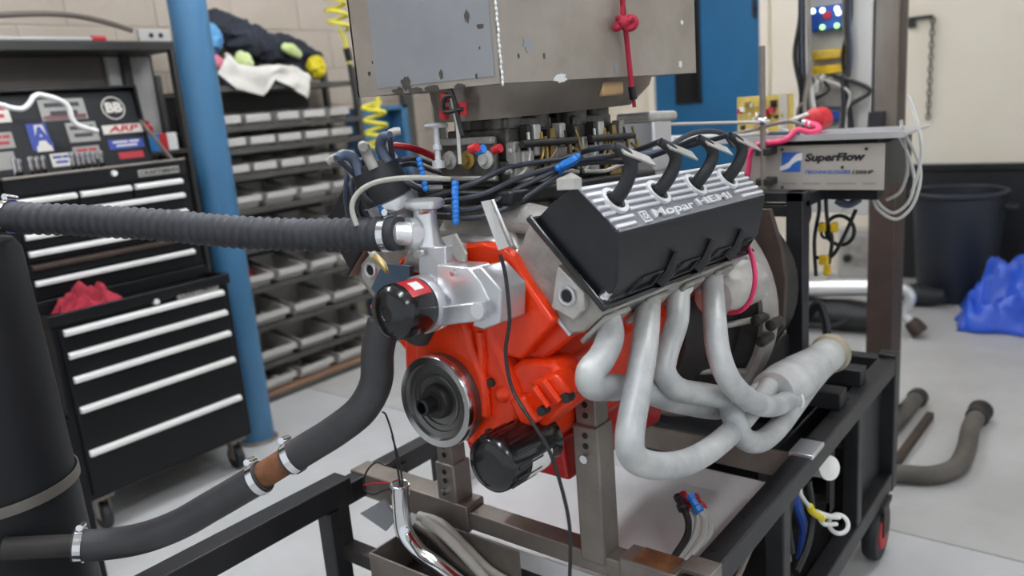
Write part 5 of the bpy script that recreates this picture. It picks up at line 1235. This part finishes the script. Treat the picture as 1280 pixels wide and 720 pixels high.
# ------------------------------------------------------------------ steel pillar with control cabinet
pxx = 3.6
pl_, pr_ = onx(1093, 80, pxx).y, onx(1122, 80, pxx).y
PL = thing('steel_pillar', (pxx, (pl_+pr_)/2, 0), 'brown grey steel I-beam pillar carrying the control wiring', 'pillar')
MB().box2((pxx, pr_, 0), (pxx+.014, pl_, CZ)).build('flange', 'pillar', PL, bevel=.002); MB().box2((pxx+.15, pr_, 0), (pxx+.164, pl_, CZ)).build('flange', 'pillar', PL, bevel=.002)
MB().box2((pxx+.014, (pl_+pr_)/2-.006, 0), (pxx+.15, (pl_+pr_)/2+.006, CZ)).build('web', 'pillar', PL)
MB().box2((pxx-.01, pr_-.008, .015), (pxx+.174, pl_+.008, onx(1100, 168, pxx).z-.02)).build('lower_brown_sleeve', 'brownsteel', PL, bevel=.003)  # darker brown over the lower part of the pillar
MB().box2((pxx-.06, pr_-.04, 0), (pxx+.22, pl_+.04, .015)).build('base_plate', 'pillar', PL, bevel=.003)
xc2 = pxx+.02
ca, cb_ = onx(1000, 80, xc2).y, onx(1091, 80, xc2).y; zb2 = onx(1040, 166, xc2).z-.35
CB = thing('control_panel', (xc2, (ca+cb_)/2, zb2), 'open grey control panel with blue relays, yellow terminal blocks and cables beside the pillar', 'control panel')
MB().box2((xc2+.02, cb_, zb2), (xc2+.06, ca, 2.6)).build('back_board', 'panelgrey', CB, bevel=.003)
MB().box2((xc2-.03, cb_-.003, zb2), (xc2+.02, onx(1062, 80, xc2).y, 2.6)).build('wire_duct', 'panelgrey', CB, bevel=.003)
MB().box2((xc2+.06, cb_, zb2+.1), (xc2+.09, cb_+.06, 2.5)).build('mount_bar', 'steel', CB)
def pbox(px0, py0, px1, py1, d, m, nm): 
    a, b_ = onx(px0, py1, xc2-.02), onx(px1, py0, xc2-.02)
    return MB().box2((xc2+.02-d, b_.y, a.z), (xc2+.022, a.y, b_.z)).build(nm, m, CB, bevel=.003)
rl = pbox(1010, 4, 1056, 40, .05, 'relayblue', 'relay_module')
for q, m_ in (((1016, 14), 'ledw'), ((1028, 13), 'ledw'), ((1046, 11), 'ledw'), ((1048, 16), 'ledw'), ((1028, 34), 'ledg'), ((1046, 32), 'ledg')):
    c = onx(*q, xc2-.035); MB().sph(c, (.008, .011, .011), 10, 6).build('indicator_light', m_, rl)
c = onx(1034, 19, xc2-.033); MB().box(c, (.01, .03, .025)).build('relay_label', 'red', rl)
yb_ = pbox(1013, 60, 1056, 76, .045, 'yellowbox', 'terminal_block'); yb2 = pbox(1013, 80, 1053, 94, .04, 'yellowbox', 'terminal_block'); pbox(1020, 100, 1060, 135, .025, 'sfbox', 'gland_plate'); pbox(1018, 138, 1056, 152, .03, 'relayblue', 'relay_module')
for i in range(9):
    y = onx(1015+5*i, 68, xc2-.028); MB().box(y, (.008, .008, .02)).build('terminal', 'pcb', yb_)
random.seed(11)
for i in range(34):
    p0 = random.choice([random.uniform(998, 1012), random.uniform(1055, 1064), random.uniform(1000, 1010)]); p1 = p0+random.uniform(-6, 10)
    if i < 14: wv = [(p0, -60), (p0+random.uniform(-5, 5), 20), (p0+random.uniform(-10, 6), 70), (p1, 120), (p1+random.uniform(-8, 8), 168)]
    elif i < 24: wv = [(random.uniform(1014, 1052), 94), (p0+random.uniform(-4, 30), 112), (p1, 135), (p1+random.uniform(-5, 5), 168)]
    else: wv = [(1001+i-22, -60), (1003+i-24, 30), (1004+i-24, 90), (1010+random.uniform(-5, 12), 140), (1012+random.uniform(-6, 20), 170)]
    MB().tube([onx(a, b, xc2-.04-.0018*i) for a, b in wv], random.choice([.006, .008, .011]), 7, 5).build('cable', random.choice(['cable', 'wireblue', 'hosegrey', 'steel', 'panelgrey', 'cable']), CB)
MB().box(onx(1096, 150, pxx-.02), (.04, .06, .07)).build('junction_block', 'cable', PL, bevel=.004)
# ------------------------------------------------------------------ waste bin, tarp, pipes at the far wall
tb = onz(1183, 383, 0); tb.x += .27; 
zt3 = onx(1180, 240, tb.x).z; rt3 = .29
TB = thing('trash_can', (tb.x, tb.y, 0), 'round dark blue grey plastic trash can against the black lower wall', 'trash can')
MB().lathe([(rt3*.78, 0), (rt3*.8, .01), (rt3*.95, zt3-.06), (rt3*.95, zt3-.005), (rt3*.9, zt3-.005), (rt3*.76, .02), (.01, .02)], (tb.x, tb.y, 0), (0, 0, 1), 40).build('can_body', 'trash', TB)
MB().torus((tb.x, tb.y, zt3), (0, 0, 1), rt3*.97, .018, 44, 10).build('rim', 'trash', TB)
for s in (-1, 1): MB().tube([(tb.x+.02*s-.06, tb.y+s*rt3*.93, zt3-.08), (tb.x-.05, tb.y+s*(rt3+.04), zt3-.09), (tb.x+.05, tb.y+s*(rt3+.04), zt3-.09), (tb.x+.06, tb.y+s*rt3*.93, zt3-.08)], .014, 8, 3).build('handle', 'trash', TB)
c = onz(1265, 415, 0)
rag('blue_tarp', (c.x+.2, c.y-.02, 0), .27, .33, .55, 'tarp', 'crumpled blue plastic tarp heaped on the floor by the dark wall', 'tarp', 12.4, n=44, edge=.2, fold=8, ridge=.75)
ep = 5.0
pp0 = onx(1005, 360, ep); zpp = pp0.z
E1 = [onx(960, 362, ep), onx(1050, 360, ep), onx(1118, 359, ep), onx(1131, 362, ep), onx(1138, 372, ep), onx(1132, 385, ep), onx(1131, 394, ep), onx(1140, 404, ep)]
t = thing('exhaust_pipe', E1[-1], 'silver exhaust pipe with S bend lying behind the pillar', 'pipe')
MB().tube(E1[:3], .052, 18, 4).build('straight_pipe', 'alupolish', t); MB().tube(E1[2:], .034, 16, 5).build('bent_end', 'alu', t)
d = (E1[-1]-E1[-2]).normalized(); MB().lathe([(.034, -.02), (.045, 0), (.05, .03), (.05, .07), (.04, .075)], E1[-1], d, 20).build('end_sleeve', 'brownsteel', t)
a = onx(1035, 385, ep+.1)
bgp = thing('duffel_bag', (ep+.12, a.y, 0), 'low black bag on the floor under the silver exhaust pipe', 'bag')
MB().loft([[(ep+.12*math.cos(2*math.pi*j/20), a.y+.3*k_, (zpp-.05)*(.5+.5*math.sin(2*math.pi*j/20)*r_)) for j in range(20)] for k_, r_ in ((-1.05, .3), (-1, .85), (-.5, 1), (0, .9), (.5, 1), (1, .85), (1.05, .3))]).build('bag_body', 'blackpl', bgp)
MB().tube([(ep-.11, a.y-.2, (zpp-.05)*.6), (ep-.14, a.y-.1, (zpp-.05)*.3), (ep-.14, a.y+.1, (zpp-.05)*.3), (ep-.11, a.y+.2, (zpp-.05)*.6)], .012, 8, 4).build('strap_handle', 'blackpl', bgp)
c = onz(1155, 384, 0); tag(MB().tube([(c.x-.0, c.y+.18, .07), (c.x+.02, c.y+.05, .075), (c.x+.03, c.y-.05, .07), (c.x+.03, c.y-.12, .09)], [.07, .075, .06, .035], 14, 4).build('work_boot', 'blackpl'), 'dark rounded rubber piece on the floor before the trash can', 'boot')
# hoses on the floor at the right
fh = [onz(a, b, .035) for a, b in ((1085, 592), (1125, 592), (1165, 594), (1195, 584), (1208, 560), (1213, 535), (1222, 520))]
t = thing('floor_hose', fh[3], 'thick grey brown hose curling on the concrete beside the cart', 'hose')
MB().tube(fh, .036, 14, 6).build('hose', 'hosebrown', t)
d = (fh[-1]-fh[-2]).normalized(); MB().lathe([(.036, -.03), (.046, -.02), (.047, .05), (.05, .055), (.05, .075), (.03, .076)], fh[-1], d, 20).build('cuff', 'steeldark', t)
fh = [onz(a, b, .035) for a, b in ((1095, 552), (1122, 525), (1136, 508), (1146, 498))]
t = thing('floor_hose', fh[0], 'short dark hose end lying on the floor behind the cart corner', 'hose')
MB().tube(fh, .036, 14, 5).build('hose', 'hosebrown', t); d = (fh[-1]-fh[-2]).normalized(); MB().lathe([(.036, -.02), (.044, -.01), (.044, .03), (.03, .031)], fh[-1], d, 20).build('cuff', 'steeldark', t)
a, b_ = onz(1118, 578, .03), onz(1163, 516, .03)
tag(MB().beam(a+Vector((0, 0, -.01)), b_+Vector((0, 0, -.01)), .03, .03).build('angle_iron', 'brownsteel', bevel=.002), 'brown flat steel bar lying on the floor between the two hoses', 'bar')

# ================================================================== coolant tower and hoses at the left
edge = at(66, 520, 1.62); rT = .15
hr = Vector((CR.x, CR.y, 0)).normalized(); tcx = edge - hr*rT
tz = at(5, 292, 1.6).z
TW_ = thing('coolant_tower', (tcx.x, tcx.y, 0), 'tall dark cylindrical coolant tower with metal strap at the hose ends', 'tank')
k_ = 1.0
MB().lathe([(rT*1.06, 0), (rT*1.06, .05), (rT*1.02, .3), (rT, .8), (rT*.97, 1.1), (rT*.93, tz-.03), (rT*.85, tz-.008), (rT*.3, tz)], (tcx.x, tcx.y, 0), (0, 0, 1), 48).build('tank_body', 'tank', TW_)
zs2 = at(60, 632, 1.55).z
MB().lathe([(rT*1.015, zs2-.011), (rT*1.035, zs2-.011), (rT*1.035, zs2+.011), (rT*1.015, zs2+.011)], (tcx.x, tcx.y, 0), (0, 0, 1), 48, False).build('strap', 'strap', TW_)
nk = at(6, 270, 1.58)
MB().lathe([(.026, -.09), (.026, .03)], nk, at(40, 273, 1.57)-nk, 24).build('top_neck', 'alu', TW_)
MB().tube([nk-hr*.09, nk-hr*.13+Vector((0, 0, -.02)), Vector((tcx.x, tcx.y, tz-.02))], .03, 16, 4).build('elbow', 'steeldark', TW_)
# dark square tube standing behind the tower
tp_ = at(76, 524, 2.75)
t = MB().hbeam((tp_.x, tp_.y, 0), (tp_.x, tp_.y, tp_.z), .06, .05, .004, up=(0, 1, 0)); tag(t.build('steel_tube', 'toolblack'), 'short black square steel tube standing upright beside the coolant tower', 'post')
# upper corrugated hose
uh_px = [(6, 270, 1.58), (40, 273, 1.57), (90, 275, 1.57), (150, 278, 1.56), (210, 282, 1.55), (270, 288, 1.53), (330, 292, 1.51), (390, 294, 1.49), (450, 293, 1.46), (500, 292, 1.42)]
UP = [at(*q) for q in uh_px]
UH = thing('corrugated_hose', UP[0], 'black corrugated hose stretched from the coolant tower to the water neck', 'hose')
fine = spline(UP, 40); Lg = len(fine); rs = []; pts = []
acc = 0; pitch = .0175; last = fine[0]
seg_l = [0]
for i in range(1, Lg): seg_l.append(seg_l[-1]+(fine[i]-fine[i-1]).length)
tot = seg_l[-1]; N = int(tot/pitch)*4
def samp(s):
    import bisect
    i = min(max(bisect.bisect_left(seg_l, s), 1), Lg-1); f_ = (s-seg_l[i-1])/max(seg_l[i]-seg_l[i-1], 1e-6); return fine[i-1].lerp(fine[i], f_)
for k in range(N+1):
    s = tot*k/N; pts.append(samp(s)); e = min(s, tot-s)
    rs.append(.0305 if e < .035 else (.0298+.0024*math.sin(2*math.pi*k/4)))
MB().tube(pts, rs, 24).build('hose_body', 'rubber', UH, ang=70)
def clamp(p, ax, r, par, m='chrome', w=.014):
    ax = Vector(ax).normalized()
    c = MB().lathe([(r, -w/2), (r+.0025, -w/2), (r+.0025, w/2), (r, w/2)], p, ax, 32, False).build('hose_clamp', m, par)
    u = (CU-ax*CU.dot(ax)).normalized(); q = p+u*(r+.006); v = ax.cross(u)
    MB().cyl(q-v*.014, q+v*.016, .0065, n=10).build('clamp_screw', m, c)
    return c
clamp(UP[-1].lerp(UP[-2], .26), UP[-1]-UP[-2], .031, UH); clamp(UP[0].lerp(UP[1], .15), UP[1]-UP[0], .031, UH)
# lower smooth hose in two lengths joined by a rusty pipe
dn = [at(*q) for q in ((480, 402, 1.47), (472, 440, 1.48), (470, 478, 1.49), (452, 512, 1.5), (420, 538, 1.51), (388, 558, 1.52), (360, 575, 1.53))]
LH_ = thing('lower_hose', dn[-1], 'black curved rubber hose dropping from the water pump to the rusty pipe', 'hose')
MB().tube(dn, .0305, 22, 6).build('hose_body', 'rubber2', LH_)
clamp(dn[-1].lerp(dn[-2], .25), dn[-1]-dn[-2], .031, LH_)
rs0, rs1 = at(366, 571, 1.53), at(308, 607, 1.545)
tag(MB().tube([rs0, rs1], .026, 18).build('rusty_pipe', 'rust'), 'short rusty pipe joining two black rubber hoses', 'pipe')
dl = [at(*q) for q in ((330, 594, 1.54), (300, 612, 1.55), (262, 634, 1.56), (225, 655, 1.57), (180, 672, 1.575), (135, 680, 1.575), (92, 682, 1.56))]
LB = thing('lower_hose', dl[0], 'black bent rubber hose running from the rusty pipe to the coolant tower foot', 'hose')
MB().tube(dl, .0305, 22, 6).build('hose_body', 'rubber2', LB)
clamp(dl[0].lerp(dl[1], .2), dl[1]-dl[0], .031, LB); clamp(dl[-1].lerp(dl[-2], .2), dl[-1]-dl[-2], .031, LB)
MB().tube([dl[-1]-(dl[-1]-dl[-2]).normalized()*-.0, dl[-1]+(dl[-1]-dl[-2]).normalized()*.12], .022, 16).build('lower_neck', 'steeldark', TW_)
